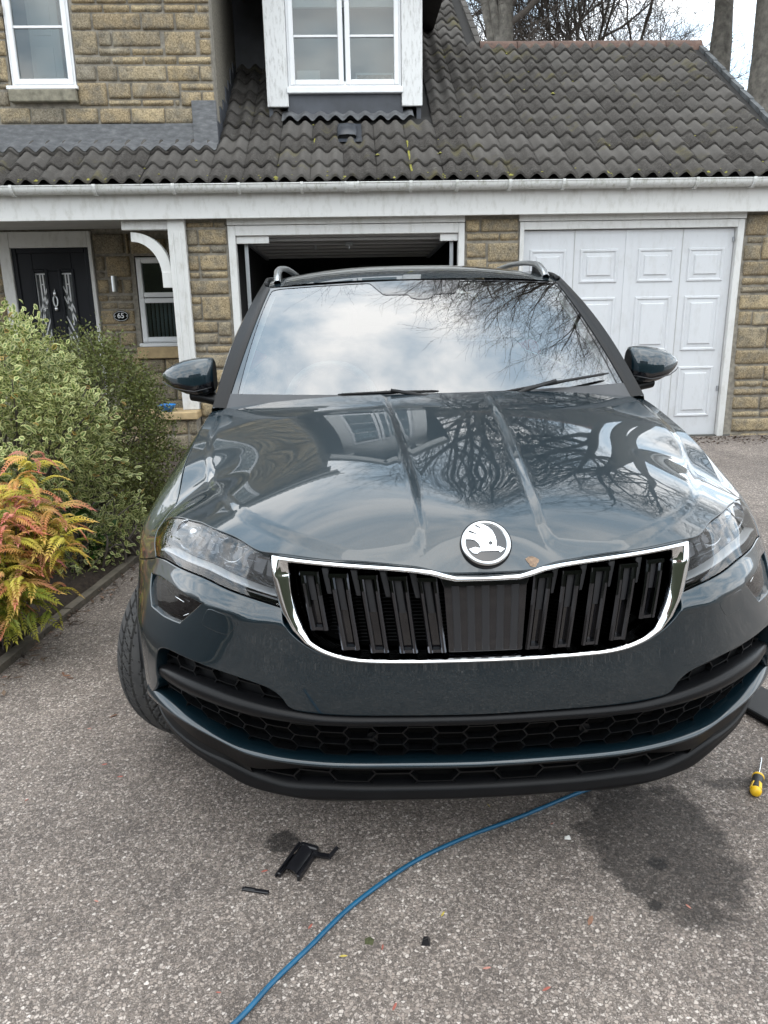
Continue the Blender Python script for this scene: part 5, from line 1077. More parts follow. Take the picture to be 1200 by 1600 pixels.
chin = np.stack([row(lambda s: zCT(s) - .004, lambda s: dCT(s) + .03, s_), row(zCT, dCT, s_)] + [row(lambda s, a=a, b=b: zCT(s) * (1 - b) + zCB(s) * b + c_z, lambda s, a=a: dCT(s) * (1 - a) + (dCB(s) - .010) * a, s_) for a, b, c_z in ((.3, 0, .002), (.55, .0, .003), (.75, .18, .0025), (.9, .42, .002), (.98, .72, .001), (1., .98, 0))] + [row(lambda s: zCB(s) - .004, lambda s: dCB(s) - .004, s_), row(lambda s: zCB(s) - .005, lambda s: dCB(s) + .02, s_)], 1)
sheet('chin_strip', chin, M['paint'], car)
s_ = np.linspace(-1.12, 1.12, 141)
zR2 = pchip([0, .426, .52, .607, .70, .8, .9, 1.0, 1.12], [.333, .329, .314, .302, .325, .345, .366, .375, .37]); dR2 = pchip([0, .45, .6, .8, 1.0, 1.12], [.072, .072, .068, .045, .024, .018])
zR3 = pchip([0, .37, .52, .60, .70, .80, .90, 1.0, 1.12], [.272, .271, .263, .272, .292, .300, .315, .330, .335]); dR3 = pchip([0, .5, .62, .8, .95, 1.12], [.088, .088, .080, .060, .038, .028])
zR4 = pchip([0, .37, .5, .60, .74, .9, 1.0, 1.12], [.246, .243, .236, .236, .262, .292, .310, .322]); dR4 = pchip([0, .5, .74, .9, 1.12], [.083, .083, .072, .050, .032])
zR5 = pchip([0, .2, .4, .5, .575, .74, .9, 1.0, 1.12], [.216, .217, .208, .2045, .205, .230, .264, .288, .305]); dR5 = pchip([0, .575, .74, .9, 1.12], [.112, .112, .098, .074, .050])
upper = [row(lambda s: zCB(s) - .003, lambda s: dCB(s) + .003, s_), row(lambda s: zCB(s) - .010, lambda s: dCB(s) + .006, s_), row(lambda s: zCB(s) * .7 + zR2(s) * .3 - .004, lambda s: dCB(s) + .013, s_), row(zR2, dR2, s_), row(lambda s: zR2(s) - .003, lambda s: dR2(s) + .06, s_)]
sheet('lower_valance', np.stack(upper, 1), M['black_trim'], car)
lower = [row(lambda s: zR3(s) + .001, lambda s: dR3(s) + .06, s_), row(zR3, dR3, s_), row(lambda s: zR3(s) * .45 + zR4(s) * .55, lambda s: dR3(s) * .5 + dR4(s) * .5, s_), row(lambda s: zR4(s) + .002, lambda s: dR4(s) + .000, s_), row(lambda s: zR4(s) - .004, lambda s: dR4(s) - .001, s_), row(lambda s: zR4(s) * .4 + zR5(s) * .6, lambda s: dR4(s) * .55 + dR5(s) * .45, s_), row(zR5, dR5, s_), row(lambda s: zR5(s) - .006, lambda s: dR5(s) + .02, s_), row(lambda s: zR5(s) - .004, lambda s: dR5(s) + .25, s_)]
sheet('front_lip', np.stack(lower, 1), M['black_trim'], car)
sA = np.linspace(.615, 1.10, 40)
for sg in (1, -1): sheet('lip_infill', np.stack([row(lambda s: zR2(s) + .001, lambda s: dR2(s) + .004, sA * sg), row(lambda s: (zR2(s) + zR3(s)) / 2, lambda s: (dR2(s) + dR3(s)) / 2 + .018 * np.clip((s - .6) * 8, 0, 1) * np.clip((1.1 - s) * 6, 0, 1), sA * sg), row(lambda s: zR3(s) - .001, lambda s: dR3(s) + .004, sA * sg)], 1), M['black_plastic'], car)
def hexes(name, reg, dfun, side=0,  pa=.050, pb=.0125, H=.0335, wd=.0032, dep=.026, z_ref=.4, back=.03, zoff=None):
    """honeycomb of elongated cells: reg(s)->(zlo,zhi); bars clipped to the region"""
    mb = MB(); px = pa + pb
    def seg(p, q):
        pts = [np.array(p) * (1 - t) + np.array(q) * t for t in np.linspace(0, 1, 3)]
        for u_, v_ in zip(pts[:-1], pts[1:]):
            m_ = (u_ + v_) / 2; lo, hi = reg(abs(m_[0]))
            if side and m_[0] * side < 0: continue
            if lo is None or not (lo - .002 < m_[1] < hi + .002): continue
            dv = (v_ - u_) / np.linalg.norm(v_ - u_); nn = np.array([-dv[1], dv[0]]) * wd / 2
            V = []
            for w_ in (u_ - dv * .0008, v_ + dv * .0008):
                for o_, dd in ((-1, dep), (-1, 0), (1, 0), (1, dep)): z_ = np.clip(w_[1] + o_ * nn[1], lo - .001, hi + .001); V.append(S(w_[0] + o_ * nn[0], z_, float(dfun(abs(w_[0]), z_)) + dd))
            b = len(mb.V); mb.V += [tuple(v) for v in V]; mb.F += [[b, b + 4, b + 5, b + 1], [b + 1, b + 5, b + 6, b + 2], [b + 2, b + 6, b + 7, b + 3]]
    zs = zoff or (lambda s: 0)
    for i in range(-17, 18):
        for j in range(-3, 8):
            s0 = i * px; z0 = z_ref + j * H + (H / 2 if i % 2 else 0); A = (s0 - pa / 2, z0); B = (s0 + pa / 2, z0)
            f = lambda p: (p[0], p[1] + zs(abs(p[0])))
            seg(f(A), f(B)); seg(f(B), f((s0 + pa / 2 + pb, z0 + H / 2))); seg(f(B), f((s0 + pa / 2 + pb, z0 - H / 2)))
    g = mb.build(name, M['black_plastic'], car, smooth=False); return g
def reg_low(s):
    if s > .90: return (None, None)
    return (float(zCT(s)) + .001, float(zBB(s)) - .001)
dlow = lambda s, z: float(np.interp((z - float(zCT(s))) / max(float(zBB(s)) - float(zCT(s)), 1e-3), [0, 1], [float(dCT(s)) - .004, .030]))
def zl(s): return float((zBB(s) + zCT(s)) / 2) - .4255
lg = hexes('lower_grille', reg_low, dlow, H=.042, pa=.058, pb=.014, z_ref=.4255 - .0, zoff=zl)
panel('grille_backing', cyl(lambda s, z: np.array([dlow(abs(a), b) + .036 for a, b in zip(s, z)])), mir([(0, .355), (.43, .356), (.594, .363), (.736, .393), (.849, .418), (.915, .44), (.915, .50), (.72, .507), (.47, .50), (0, .494)]), M['void'], lg, h=.03, depth=0)
zU = pchip([.44, .455, .466, .499, .572, .665, .79, .848, .88, .897], [.530, .545, .562, .584, .599, .608, .613, .602, .573, .53])
def reg_up(s):
    if s < .455 or s > .895: return (None, None)
    return (float(zBT(s)) + .001, float(zU(s)))
for sg in (1, -1):
  ug = hexes('side_grille', reg_up, lambda s, z: .034, sg, H=.038, pa=.058, pb=.013, z_ref=.556, zoff=lambda s: float(zBT(max(s, .45))) - .527)
  panel('grille_backing', cyl(.050), [(a * sg, b) for a, b in [(.43, .52), (.46, .57), (.50, .592), (.572, .606), (.665, .615), (.80, .62), (.86, .607), (.905, .54), (.905, .52), (.71, .535), (.5, .522)]], M['black_plastic'], ug, h=.03, depth=0)
def reg_lip(s):
    if s > .60: return (None, None)
    return (float(zR3(s)) + .001, float(zR2(s)) - .001)
pg = hexes('lip_grille', reg_lip, lambda s, z: .100, H=.046, pa=.085, pb=.022, z_ref=.302, wd=.004)
panel('grille_backing', cyl(.128), mir([(0, .262), (.37, .262), (.5, .255), (.62, .26), (.62, .31), (.52, .322), (.42, .336), (0, .34)]), M['void'], pg, h=.04, depth=0)
for sg in (-1, 1):
    c_ = S(sg * .26, .428, .066); V, F = tube([c_, c_ + np.array([0, .02, 0])], .013, 14); mk('parking_sensor', V, F, M['black_plastic'], bump_, smooth=False)
# ---- headlamps
for sg in (1, -1):
    mm = lambda L: [(a * sg, b) for a, b in L]
    out = spl(HT, 4) + spl([(1.14, .850), (1.125, .838), (1.07, .818), (1.012, .797)], 4) + spl(HB, 4) + [(.454, .80), (.468, .84), (.482, .89)]
    hl = panel('headlight', skin(.045), mm([(a * 1.0, (b - .85) * 1.02 + .85) for a, b in out]), M['lamp_dark'], h=.02, depth=0)
    zb_ = pchip([a for a, _ in HB[::-1]], [b for _, b in HB[::-1]]); zt_ = pchip([a for a, _ in HT], [b for _, b in HT])
    # wall from lens edge to housing
    o2 = np.array(densify(mm(out), .02)); Gw = np.stack([S(o2[:, 0], o2[:, 1], dskin(o2[:, 0], o2[:, 1]) + dd) for dd in (.0015, .03, .066)], 1); mk('lamp_rim', Gw.reshape(-1, 3), grid_faces(len(o2), 3, closed_u=True), M['gloss_black'], hl)
    sd = np.linspace(.462, 1.0, 40)
    def drow(a, dd): z = zb_(sd) + a; return S(sd * sg, z, dskin(sd, z) + dd)
    sheet('light_guide', np.stack([drow(.011, .03), drow(.0115, .012), drow(.0135, .0085), drow(.0165, .0085), drow(.0185, .012), drow(.019, .03)], 1), M['drl'], hl)
    sheet('inner_trim', np.stack([drow(.000, .02), drow(.009, .022), drow(.0095, .05)], 1), M['gloss_black'], hl)
    sheet('reflector_shelf', np.stack([drow(.026, .020), drow(.034, .030), drow(.040, .056)], 1), M['bowl'], hl)
    for (s0, z0, ra) in ((.90, .862, .040), (.645, .872, .030)):
        c_ = S(s0 * sg, z0, float(dskin(s0, z0)) + .058); tip = np.array(plan(s0 * sg)[2:]) ; dirv = np.array([-tip[0] * .5, -abs(tip[1]) * .5 - .6, .12]); dirv /= np.linalg.norm(dirv)
        q = Vector((0, 0, 1)).rotation_difference(Vector(dirv)).to_matrix(); Q = np.array(q)
        def lt_(prof, n=28): V, F = lathe(prof, n, 'z'); return (np.array(V) @ Q.T + c_), F
        V, F = lt_([(.0, .3 * ra), (.012, .62 * ra), (.030, .92 * ra), (.034, ra), (.030, 1.06 * ra), (0.0, 1.1 * ra)]); mk('reflector', V, F, M['bowl'], hl)
        V, F = lt_([(.0, .62 * ra), (.010, .60 * ra), (.018, .45 * ra), (.022, .22 * ra), (.0225, .0)], 24); mk('projector', V, F, M['gloss_black'] if ra < .035 else M['bowl'], hl)
    mb = MB()
    for k, a in enumerate(np.linspace(.52, 1.02, 13)):
        z0 = float(zb_(a)) + .036; z1 = float(zt_(a)) - .010
        if z1 - z0 < .02: continue
        p = S(a * sg, z0, float(dskin(a, z0)) + .040); q = S((a - .02) * sg, z1, float(dskin(a, z1)) + .052); mb.bar(p, q, .0022, .010)
        zm_ = z0 + (z1 - z0) * (.35 if k % 2 else .62); p = S((a - .018) * sg, zm_, float(dskin(a, zm_)) + .044); q = S((a + .018) * sg, zm_ + .004, float(dskin(a, zm_)) + .044); mb.bar(p, q, .006, .003)
    mb.build('reflector_facets', M['bowl'], hl, smooth=False)
    mb = MB()
    for k in range(14):
        a = .505 + k * .021; z1 = float(zt_(a)) - .006; mb.tube([S(a * sg, z1, float(dskin(a, z1)) + .018), S(a * sg, z1 - .010 - .004 * (k % 3), float(dskin(a, z1)) + .024)], .0026, 5)
    mb.build('crystal_row', M['drl'], hl)
    panel('lens', skin(.0015), mm(out), M['lens'], hl, h=.012, depth=.004, r=.001)
# ---- fenders, doors, sills
def fender(sg):
    top = [(float(s_of_v(v)), float(ZE(v)) - .003) for v in np.linspace(1.38, .545, 26)]
    L = [(1.003, .7925), (1.21, .7325), (1.30, .709)] + arch(np.linspace(.706, .7335, 5)) + arch(np.linspace(.7335, .34, 24), sg=1) + [(float(s_of_v(1.38)), .34)] + top + [(1.145, .853), (1.13, .836), (1.07, .8145)]
    panel('fender', lambda P: S(P[:, 0] * sg, P[:, 1]), L, M['paint'], h=.02, depth=.012, r=.0016, cen=np.array([0, .9, .6]))
for sg in (1, -1):
    fender(sg)
    f = lambda P, sg=sg: S(P[:, 0] * sg, P[:, 1]); sv = lambda v: float(s_of_v(v))
    tp = lambda a, b: [(sv(v), float(ZE(v)) - .002) for v in np.linspace(a, b, 14)]
    cS = np.array([0, 2.6, .7])
    d1 = panel('front_door', f, [(sv(1.386), .345), (sv(2.42), .345)] + tp(2.42, 1.386), M['paint'], h=.04, depth=.02, cen=cS); d2 = panel('rear_door', f, [(sv(2.426), .345), (sv(3.08), .345), (sv(3.14), .55), (sv(3.26), .72)] + tp(3.30, 2.426), M['paint'], h=.04, depth=.02, cen=cS)
    panel('rear_quarter', f, [(sv(3.086), .345)] + arch(np.linspace(.345, .734, 14), 3.503)[0:] + arch(np.linspace(.734, .345, 14), 3.503, sg=1) + [(sv(4.05), .345)] + tp(4.05, 3.306) + [(sv(3.266), .72), (sv(3.146), .55)], M['paint'], h=.04, depth=.02, cen=cS)
    panel('sill', lambda P, sg=sg: S(P[:, 0] * sg, P[:, 1], np.full(len(P), .004)), [(sv(1.30), .20), (sv(3.06), .20), (sv(3.06), .341), (sv(1.30), .341)], M['black_trim'], h=.06, depth=.02, cen=cS)
    for v0 in (.865, 3.503):
        lo = .42 if v0 < 1 else .30
        a0 = math.asin((lo - .334) / .40); ang = np.linspace(math.pi - a0, .02, 40); G = []
        for a in ang:
            rr = []
            for (rad, dd) in ((.402, -.002), (.398, -.012), (.375, -.012), (.366, .0), (.366, .05)):
                v = v0 + rad * math.cos(a); z = .334 + rad * math.sin(a); s0 = float(s_of_v(v)); rr.append(S(s0 * sg, z, float(dskin(s0, z)) + dd))
            G.append(rr)
        sheet('arch_trim', np.array(G), M['black_trim'], car, flip=sg > 0)
        G = []
        for a in np.linspace(0, math.pi, 24): G.append([(sg * u, v0 + .372 * math.cos(a), .334 + .372 * math.sin(a)) for u in (.56, .90)])
        sheet('arch_liner', np.array(G), M['void'], car)
    mb = MB()
    for vv in (2.25, 3.1): P = [S((sv(vv) + a) * sg, .93, float(dskin(sv(vv), .93)) - b) for a, b in ((-.09, .0), (-.085, .03), (.085, .03), (.09, .0))]; mb.tube(P, .012, 6)
    mb.build('door_handle', M['paint'], car)
# ---- bonnet
sF = np.linspace(0, 1.135, 300); zF_ = ztop(sF) + .0055; PF = S(sF, zF_, Dtop(sF, zF_) - .001); mono = np.maximum.accumulate(PF[:, 0] + np.arange(300) * 1e-6)
zS_ = np.interp(sF, [0, .09, .13, .2, .325], [.875, .876, .884, .890, .897]); zsm = np.where(sF < .325, zS_, zF_)
_uk = np.array([0, .05, .09, .15, .22, .30, .38, .46, .54, .62, .69, .75, .785]); _vF = cubic(_uk, np.interp(_uk, mono, PF[:, 1])); _zF = cubic(_uk, np.interp(_uk, mono, zsm))
_sv = np.linspace(.3, 1.5, 10); _ue = np.array([abs(S(float(s_of_v(v)), float(ZE(v)))[0]) for v in _sv]); ue = cubic(_sv, _ue)
OUT = np.array(spl([(.128, .045), (.150, .012), (.22, .004), (.32, .022), (.45, .105), (.55, .225), (.63, .40), (.69, .58), (.735, .85), (.75, 1.3)], 8))
def sdist(u, v):
    d = np.full(u.shape, 9.); sgn = np.ones(u.shape)
    for (a, b) in zip(OUT[:-1], OUT[1:]):
        e = b - a; L2 = (e ** 2).sum(); t = np.clip(((u - a[0]) * e[0] + (v - a[1]) * e[1]) / L2, 0, 1); dx_ = u - a[0] - t * e[0]; dy_ = v - a[1] - t * e[1]; dd = np.hypot(dx_, dy_); c_ = e[0] * dy_ - e[1] * dx_; w = dd < d; sgn = np.where(w, np.sign(c_), sgn); d = np.where(w, dd, d)
    return d * sgn
# fairest surface (least bending) through the front edge, the shut lines and the centre profile: cubic B-spline coefficients
BH = .026; NU, NV = 38, 58; V0 = -.14
def _bw(t): return np.stack([(1 - t) ** 3, 3 * t ** 3 - 6 * t ** 2 + 4, -3 * t ** 3 + 3 * t ** 2 + 3 * t + 1, t ** 3], -1) / 6
def _bidx(u, v):
    a = np.clip(np.abs(u) / BH, 0, NU - 3.001); b = np.clip((v - V0) / BH, 1, NV - 3.001); i = np.floor(a).astype(int); j = np.floor(b).astype(int); wu = _bw(a - i); wv = _bw(b - j)
    ii = np.abs(i[:, None] + np.arange(-1, 3)); jj = j[:, None] + np.arange(-1, 3); return ii, jj, wu, wv
_pts = [(float(mono[k]), float(PF[k, 1]), float(zsm[k])) for k in range(0, 300, 5)]
_pts = [(float(PF[k, 0]), float(PF[k, 1]), float(zsm[k])) for k in range(0, 300, 5)]
for v, z in ((0, .927), (.025, .947), (.055, .964), (.10, .979), (.17, .994), (.25, 1.007), (.375, 1.030), (.5, 1.052), (.625, 1.072), (.75, 1.089), (.875, 1.103), (1.0, 1.114), (1.1, 1.121), (1.2, 1.127)):
    _pts.append((0., v, z))
for v in np.linspace(.56, 1.25, 30): _p3 = S(float(s_of_v(v)), float(ZE(v))); _pts.append((float(_p3[0]) - .004, float(v), float(_p3[2]) + .002))
_pts = np.array(_pts); _A = np.zeros((NU * NV, NU * NV)); _r = np.zeros(NU * NV)
_ii, _jj, _wu, _wv = _bidx(_pts[:, 0], _pts[:, 1])
for k in range(len(_pts)):
    idx = (_ii[k][:, None] * NV + _jj[k][None]).ravel(); w = np.zeros(NU * NV); np.add.at(w, idx, (_wu[k][:, None] * _wv[k][None]).ravel()); nz = np.unique(idx); _A[np.ix_(nz, nz)] += np.outer(w[nz], w[nz]); _r[nz] += w[nz] * _pts[k, 2]
LAM = .012
def _acc(ids, cs, wt):
    for a, ca in zip(ids, cs):
        for b, cb in zip(ids, cs): np.add.at(_A, (a, b), wt * ca * cb)
I, J = np.meshgrid(np.arange(NU), np.arange(NV), indexing='ij'); f = lambda i, j: (np.abs(i) * NV + j).ravel()
q = (I < NU - 1); _acc([f(I[q] - 1, J[q]), f(I[q], J[q]), f(I[q] + 1, J[q])], (1, -2, 1), LAM)
q = (J > 0) & (J < NV - 1); _acc([f(I[q], J[q] - 1), f(I[q], J[q]), f(I[q], J[q] + 1)], (1, -2, 1), LAM)
q = (I < NU - 1) & (J < NV - 1); _acc([f(I[q], J[q]), f(I[q] + 1, J[q]), f(I[q], J[q] + 1), f(I[q] + 1, J[q] + 1)], (1, -1, -1, 1), 2 * LAM)
_C = np.linalg.solve(_A + 1e-9 * np.eye(NU * NV), _r).reshape(NU, NV)
def bonnet_base(u, v):
    sh = np.shape(u); u = np.ravel(np.asarray(u, float)); v = np.ravel(np.asarray(v, float)); ii, jj, wu, wv = _bidx(u, v); return (_C[ii[:, :, None], jj[:, None, :]] * wu[:, :, None] * wv[:, None, :]).sum((1, 2)).reshape(sh)
_e = bonnet_base(_pts[:, 0], _pts[:, 1]) - _pts[:, 2]; print('bonnet misfit', _e.min(), _e.max(), np.abs(_e).mean())
def bonnet_z(u, v):
    a = np.abs(u); z = bonnet_base(u, v)
    di = a - (.128 + .047 * np.clip((v - .02) / 1.05, 0, 1.2)); fade = 1 - .55 * sstep(.6, 1.1, v); m_ = sstep(-.010, .012, di) * sstep(-.008, .022, sdist(a, v))
    return z + (.0078 * m_ + .0022 * np.exp(-(di / .011) ** 2) * sstep(.05, .25, v)) * fade
fb = lambda P: np.stack([P[:, 0], P[:, 1], bonnet_z(P[:, 0], P[:, 1])], 1)
edge = [(float(PF[i, 0]), float(PF[i, 1])) for i in range(0, 299, 3)]
shut = [(float(ue(v)) - .0045, float(v)) for v in np.linspace(.56, 1.235, 30)]
rear = [(float(u), 1.055 + .18 * (u / .785) ** 2) for u in np.linspace(.775, 0, 24)]
halfb = [(0, edge[0][1])] + [e for e in edge if .004 < e[0]] + [s for s in shut if s[1] > edge[-1][1] + .01] + rear
edge = [(e[0], e[1]) for e in edge]
bonnet = panel('bonnet', fb, mir(halfb), M['paint'], h=.009, depth=.016, r=.0022, cen=np.array([0, .6, .4]))
# badge: chrome ring, black field, silver winged arrow
e_ = 2e-3; bp_ = lambda u, v: np.array([u, v, float(bonnet_z(np.array([u]), np.array([v]))[0])])
bv = .0; nb_ = np.cross(bp_(e_, bv) - bp_(-e_, bv), bp_(0, bv + e_) - bp_(0, bv - e_)); nb_ /= np.linalg.norm(nb_); nb_ = nb_ * (1 if nb_[2] > 0 else -1)
zb0 = bp_(0, bv); ux = np.array([1., 0, 0]); uy = np.cross(nb_, ux); BM = np.stack([ux, uy, nb_], 1)
badge = mk('badge', [tuple(BM @ np.array(v) + zb0) for v in lathe([(-.012, .0555), (.006, .0555), (.007, .054)], 48, 'z')[0]], lathe([(0, 0)] * 3, 48, 'z')[1], M['black_plastic'], car, label='round chrome-ringed winged arrow badge')
V, F = lathe([(.006, .0535), (.0105, .0515), (.0115, .048), (.0105, .0445), (.006, .0430)], 48, 'z'); mk('ring', np.array(V) @ BM.T + zb0, F, M['satin'], badge)
V, F = lathe([(.0075, .0435), (.0078, .02), (.0078, 0)], 48, 'z'); mk('field', np.array(V) @ BM.T + zb0, F, M['gloss_black'], badge)
BIRD = [(430, 475), (465, 512), (500, 515), (527, 496), (698, 496), (706, 512), (750, 482), (695, 457), (684, 466), (676, 455), (683, 415), (676, 368), (655, 318), (622, 284), (580, 262), (545, 253), (520, 262), (548, 280), (578, 306), (552, 298), (505, 275), (478, 285), (450, 308), (482, 322), (548, 358), (505, 346), (430, 325), (415, 350), (412, 385), (450, 386), (490, 398), (520, 425), (538, 468), (520, 470), (485, 460)]
eye = [(628 + 20 * math.cos(a), 428 + 19 * math.sin(a)) for a in np.linspace(0, 2 * math.pi, 16, endpoint=False)]
cvt = lambda L: [((x - 590) / 228 * .0535, (420 - y) / 203 * .0535) for x, y in L]
fbd = lambda P: np.stack([P[:, 0], P[:, 1], np.full(len(P), .0105)], 1) @ BM.T + zb0
panel('winged_arrow', fbd, cvt(BIRD)[::-1], M['silver'], badge, holes=(cvt(eye),), h=.004, depth=.003, r=.0005, cen=zb0 - nb_)
# chipped paint above the chrome
pc = fb(np.array([(.098 + .013 * math.cos(a) * (1 + .3 * math.sin(3 * a)), _vF(.098) + .010 + .009 * math.sin(a)) for a in np.linspace(0, 2 * math.pi, 14, endpoint=False)])); mk('paint_chip', pc + np.array([0, -.0006, .0009]), [list(range(14))], plain('rust_chip', (.22, .15, .10), .8, var=.5, vscale=200), bonnet, smooth=False)
sQ = np.linspace(-1.15, 1.15, 160); aQ = np.abs(sQ); zq = ztop(np.minimum(aQ, 1.134)); dq = Dtop(np.minimum(aQ, 1.134), zq)
sheet('bonnet_gap_blackout', np.stack([S(sQ, zq - .003, dq + .006), S(sQ, zq + .004, dq + .008), S(sQ, zq + .010, dq + .05)], 1), M['void'], car)  # black strip added under the bonnet edge to stop light leaking through
for sg in (1, -1):
    vv = np.linspace(.52, 1.25, 40); ss_ = np.array([float(s_of_v(v)) for v in vv]) * sg; zz_ = ZE(vv); sheet('bonnet_gap_blackout', np.stack([S(ss_, zz_ - .006, dskin(ss_, zz_ - .006) + .009), S(ss_, zz_ + .004, dskin(ss_, zz_) + .012), S(ss_, zz_ - .01, dskin(ss_, zz_) + .06)], 1), M['void'], car)  # added black strips keep the bonnet side gaps dark
    sb2 = np.linspace(.455, 1.0, 50); hb2 = pchip([a for a, _ in HB[::-1]], [b for _, b in HB[::-1]])(sb2); sheet('lamp_gap_blackout', np.stack([S(sb2 * sg, hb2 - .008, dskin(sb2, hb2) + .008), S(sb2 * sg, hb2 + .002, dskin(sb2, hb2) + .008)], 1), M['void'], car)  # black strip added to darken the gap below the lamp
# ---- windscreen, pillars, roof
def Wp(a, b, off=0.):
    a = np.asarray(a, float); b = np.asarray(b, float); u = a * (.755 * (1 - b) + .640 * b); v = (1.03 + .21 * a * a) * (1 - b) + (1.87 + .075 * a * a) * b; z = (1.070 - .012 * a * a) * (1 - b) + (1.499 - .021 * a * a) * b
    k = (.022 + off); return np.stack([u, v - .72 * (4 * b * (1 - b) * .022 + off), z + .70 * (4 * b * (1 - b) * .022 + off)], -1)
fw_ = lambda P, off=0.: Wp(P[:, 0], P[:, 1], off)
cab = np.array([0, 2.6, .6])
G = np.array([[Wp(a, b) for b in np.linspace(0, 1, 30)] for a in np.linspace(-1, 1, 61)]); wsn = sheet('windscreen', G, M['ws_glass'], car)
M['frit'] = plain('windscreen_frit', (.012, .012, .013), .02); M['frit'].node_tree.nodes['Principled BSDF'].inputs['IOR'].default_value = 2.1
M['cowl'] = plain('cowl_plastic', (.030, .031, .034), .38, var=.15, vscale=12)
pn = lambda nm, L, mat, par, off=-.004, **k: panel(nm, lambda P: fw_(P * np.array([1, 1]), off), L, mat, par, h=.05, depth=0, cen=cab, **k)
ring_o = [(-1, 0), (1, 0), (1, 1), (-1, 1)]; ring_i = spl([(-.90, .06), (0, .06), (.90, .06)], 10) + spl([(.93, .075), (.938, .15), (.955, .6), (.955, .93), (.935, .975)], 5) + spl([(.90, .982), (.32, .982)], 4) + spl([(.30, .978), (.24, .865), (.22, .85)], 4) + [(.10, .845), (.085, .815), (.05, .800), (-.01, .800), (-.045, .815), (-.06, .845), (-.20, .85)] + spl([(-.22, .86), (-.30, .978)], 4) + [(-.32, .982), (-.90, .982)] + spl([(-.935, .975), (-.955, .93), (-.955, .6), (-.938, .15), (-.93, .075)], 5)
pn('windscreen_frit', ring_o, M['frit'], wsn, holes=(ring_i,), off=.0022)
pn('cowl', [(-.985, -.03), (.985, -.03)] + [(a, .085 + .012 * a * a) for a in np.linspace(.985, -.985, 24)], M['cowl'], wsn, off=.0045)
# roof edge line, shared by the roof, the pillars and the side glass
ur = pchip([1.6, 1.93, 2.3, 2.8, 3.4, 4.15], [.60, .640, .662, .664, .645, .590]); zr = pchip([1.6, 1.93, 2.3, 2.8, 3.4, 4.15], [1.40, 1.478, 1.515, 1.525, 1.500, 1.43]); zcr = pchip([1.86, 2.0, 2.2, 2.5, 2.8, 3.3, 3.8, 4.2], [1.503, 1.530, 1.556, 1.580, 1.585, 1.570, 1.53, 1.47])
G = []
for a in np.linspace(-1, 1, 61):
    rw = []
    for t_ in np.linspace(0, 1, 50): v = 1.872 + .075 * a * a + (4.15 - 1.872 - .075 * a * a) * t_; q = abs(a); rw.append((a * float(ur(v)), v, float(zcr(v)) - (float(zcr(v)) - float(zr(v))) * q ** 2.6))
    G.append(rw)
roof_c = sheet('roof_panel', np.array(G), M['paint'], car)
for sg in (1, -1):
    pil = []
    for t_ in np.linspace(0, 1, 24):
        w0 = Wp(sg * 1.0, t_, .002); base = np.array([sg * .790, 1.245, 1.047]); topp = np.array([sg * float(ur(2.10)), 2.12, float(zr(2.10)) + .004]); o_ = base * (1 - t_) + topp * t_; bow = math.sin(math.pi * t_); o_ = o_ + np.array([sg * .022, 0, .030]) * bow
        mid = (w0 + o_) / 2 + np.array([sg * .010, -.010, .012]); inn = Wp(sg * .972, t_, .0025); side = o_ + np.array([sg * -.004, .035, -.02]); pil.append([inn, Wp(sg * .985, t_, .007), w0 * .75 + mid * .25 + np.array([0, -.002, .003]), mid, o_, side])
    pl_ = sheet('windscreen_pillar', np.array(pil), M['paint'], car, flip=sg > 0)
    sheet('pillar_trim', np.array(pil)[:, :4] + np.array([0, -.0015, .002]), M['black_trim'], pl_, flip=sg > 0)
    # side glass with pillars
    G = []
    for v in np.linspace(1.25, 4.10, 60):
        zb0_ = float(ZE(v)); ub = float(S(float(s_of_v(min(v, 4.0))), zb0_)[0]); k = min(1, (v - 1.25) / .87); zt0 = zb0_ + (float(zr(max(v, 2.12))) - zb0_) * k ** .85; ut = ub + (float(ur(max(v, 2.12))) - ub) * k ** .9
        G.append([(sg * (ub + (ut - ub) * q + .012 * math.sin(math.pi * q) * k), v, zb0_ + (zt0 - zb0_) * q) for q in np.linspace(0, 1, 8)])
    sgm = sheet('side_window', np.array(G), M['car_glass'], car, flip=sg < 0)
    for (v0, v1) in ((1.25, 1.52), (2.36, 2.48), (3.22, 3.34), (3.85, 4.10)):
        ii = [i for i, v in enumerate(np.linspace(1.25, 4.10, 60)) if v0 <= v <= v1]; g = np.array(G)[ii[0]:ii[-1] + 1] + np.array([sg * .003, 0, .001]); sheet('window_pillar', g, M['gloss_black'], sgm, flip=sg < 0)
    P = [(sg * float(ur(v)), v, float(zr(v)) + .006) for v in np.linspace(2.0, 4.1, 30)]; V, F = tube(P, .012, 6); mk('roof_seam', V, F, M['black_trim'], roof_c)
    # roof rail: satin bar on two feet
    vs = np.linspace(2.02, 3.75, 40); P = []
    for v in vs: t_ = (v - 2.02) / 1.73; h_ = .046 * (1 - (2 * abs(t_ - .5)) ** 5) ** .8; P.append(np.array([sg * (float(ur(v)) - .050), v, float(zr(v)) + .012 + h_]))
    P = np.array(P); G = []
    for p, v in zip(P, vs): G.append([p + np.array([sg * a, 0, b]) for a, b in ((-.014, -.012), (-.016, .004), (-.008, .012), (.006, .012), (.015, .004), (.013, -.012), (-.014, -.012))])
    rl = sheet('roof_rail', np.array(G), M['satin'], car, flip=sg > 0)
    G2 = []
    for i in list(range(0, 8)) + [None] + list(range(32, 40)):
        if i is None: sheet('rail_foot', np.array(G2), M['black_trim'], rl); G2 = []; continue
        p = P[i]; v = vs[i]; G2.append([(p[0] - sg * .010, p[1], p[2] - .008), (p[0] - sg * .012, p[1], float(zr(v)) + .0), (p[0] + sg * .012, p[1], float(zr(v)) - .005), (p[0] + sg * .010, p[1], p[2] - .008)])
    sheet('rail_foot', np.array(G2), M['black_trim'], rl)
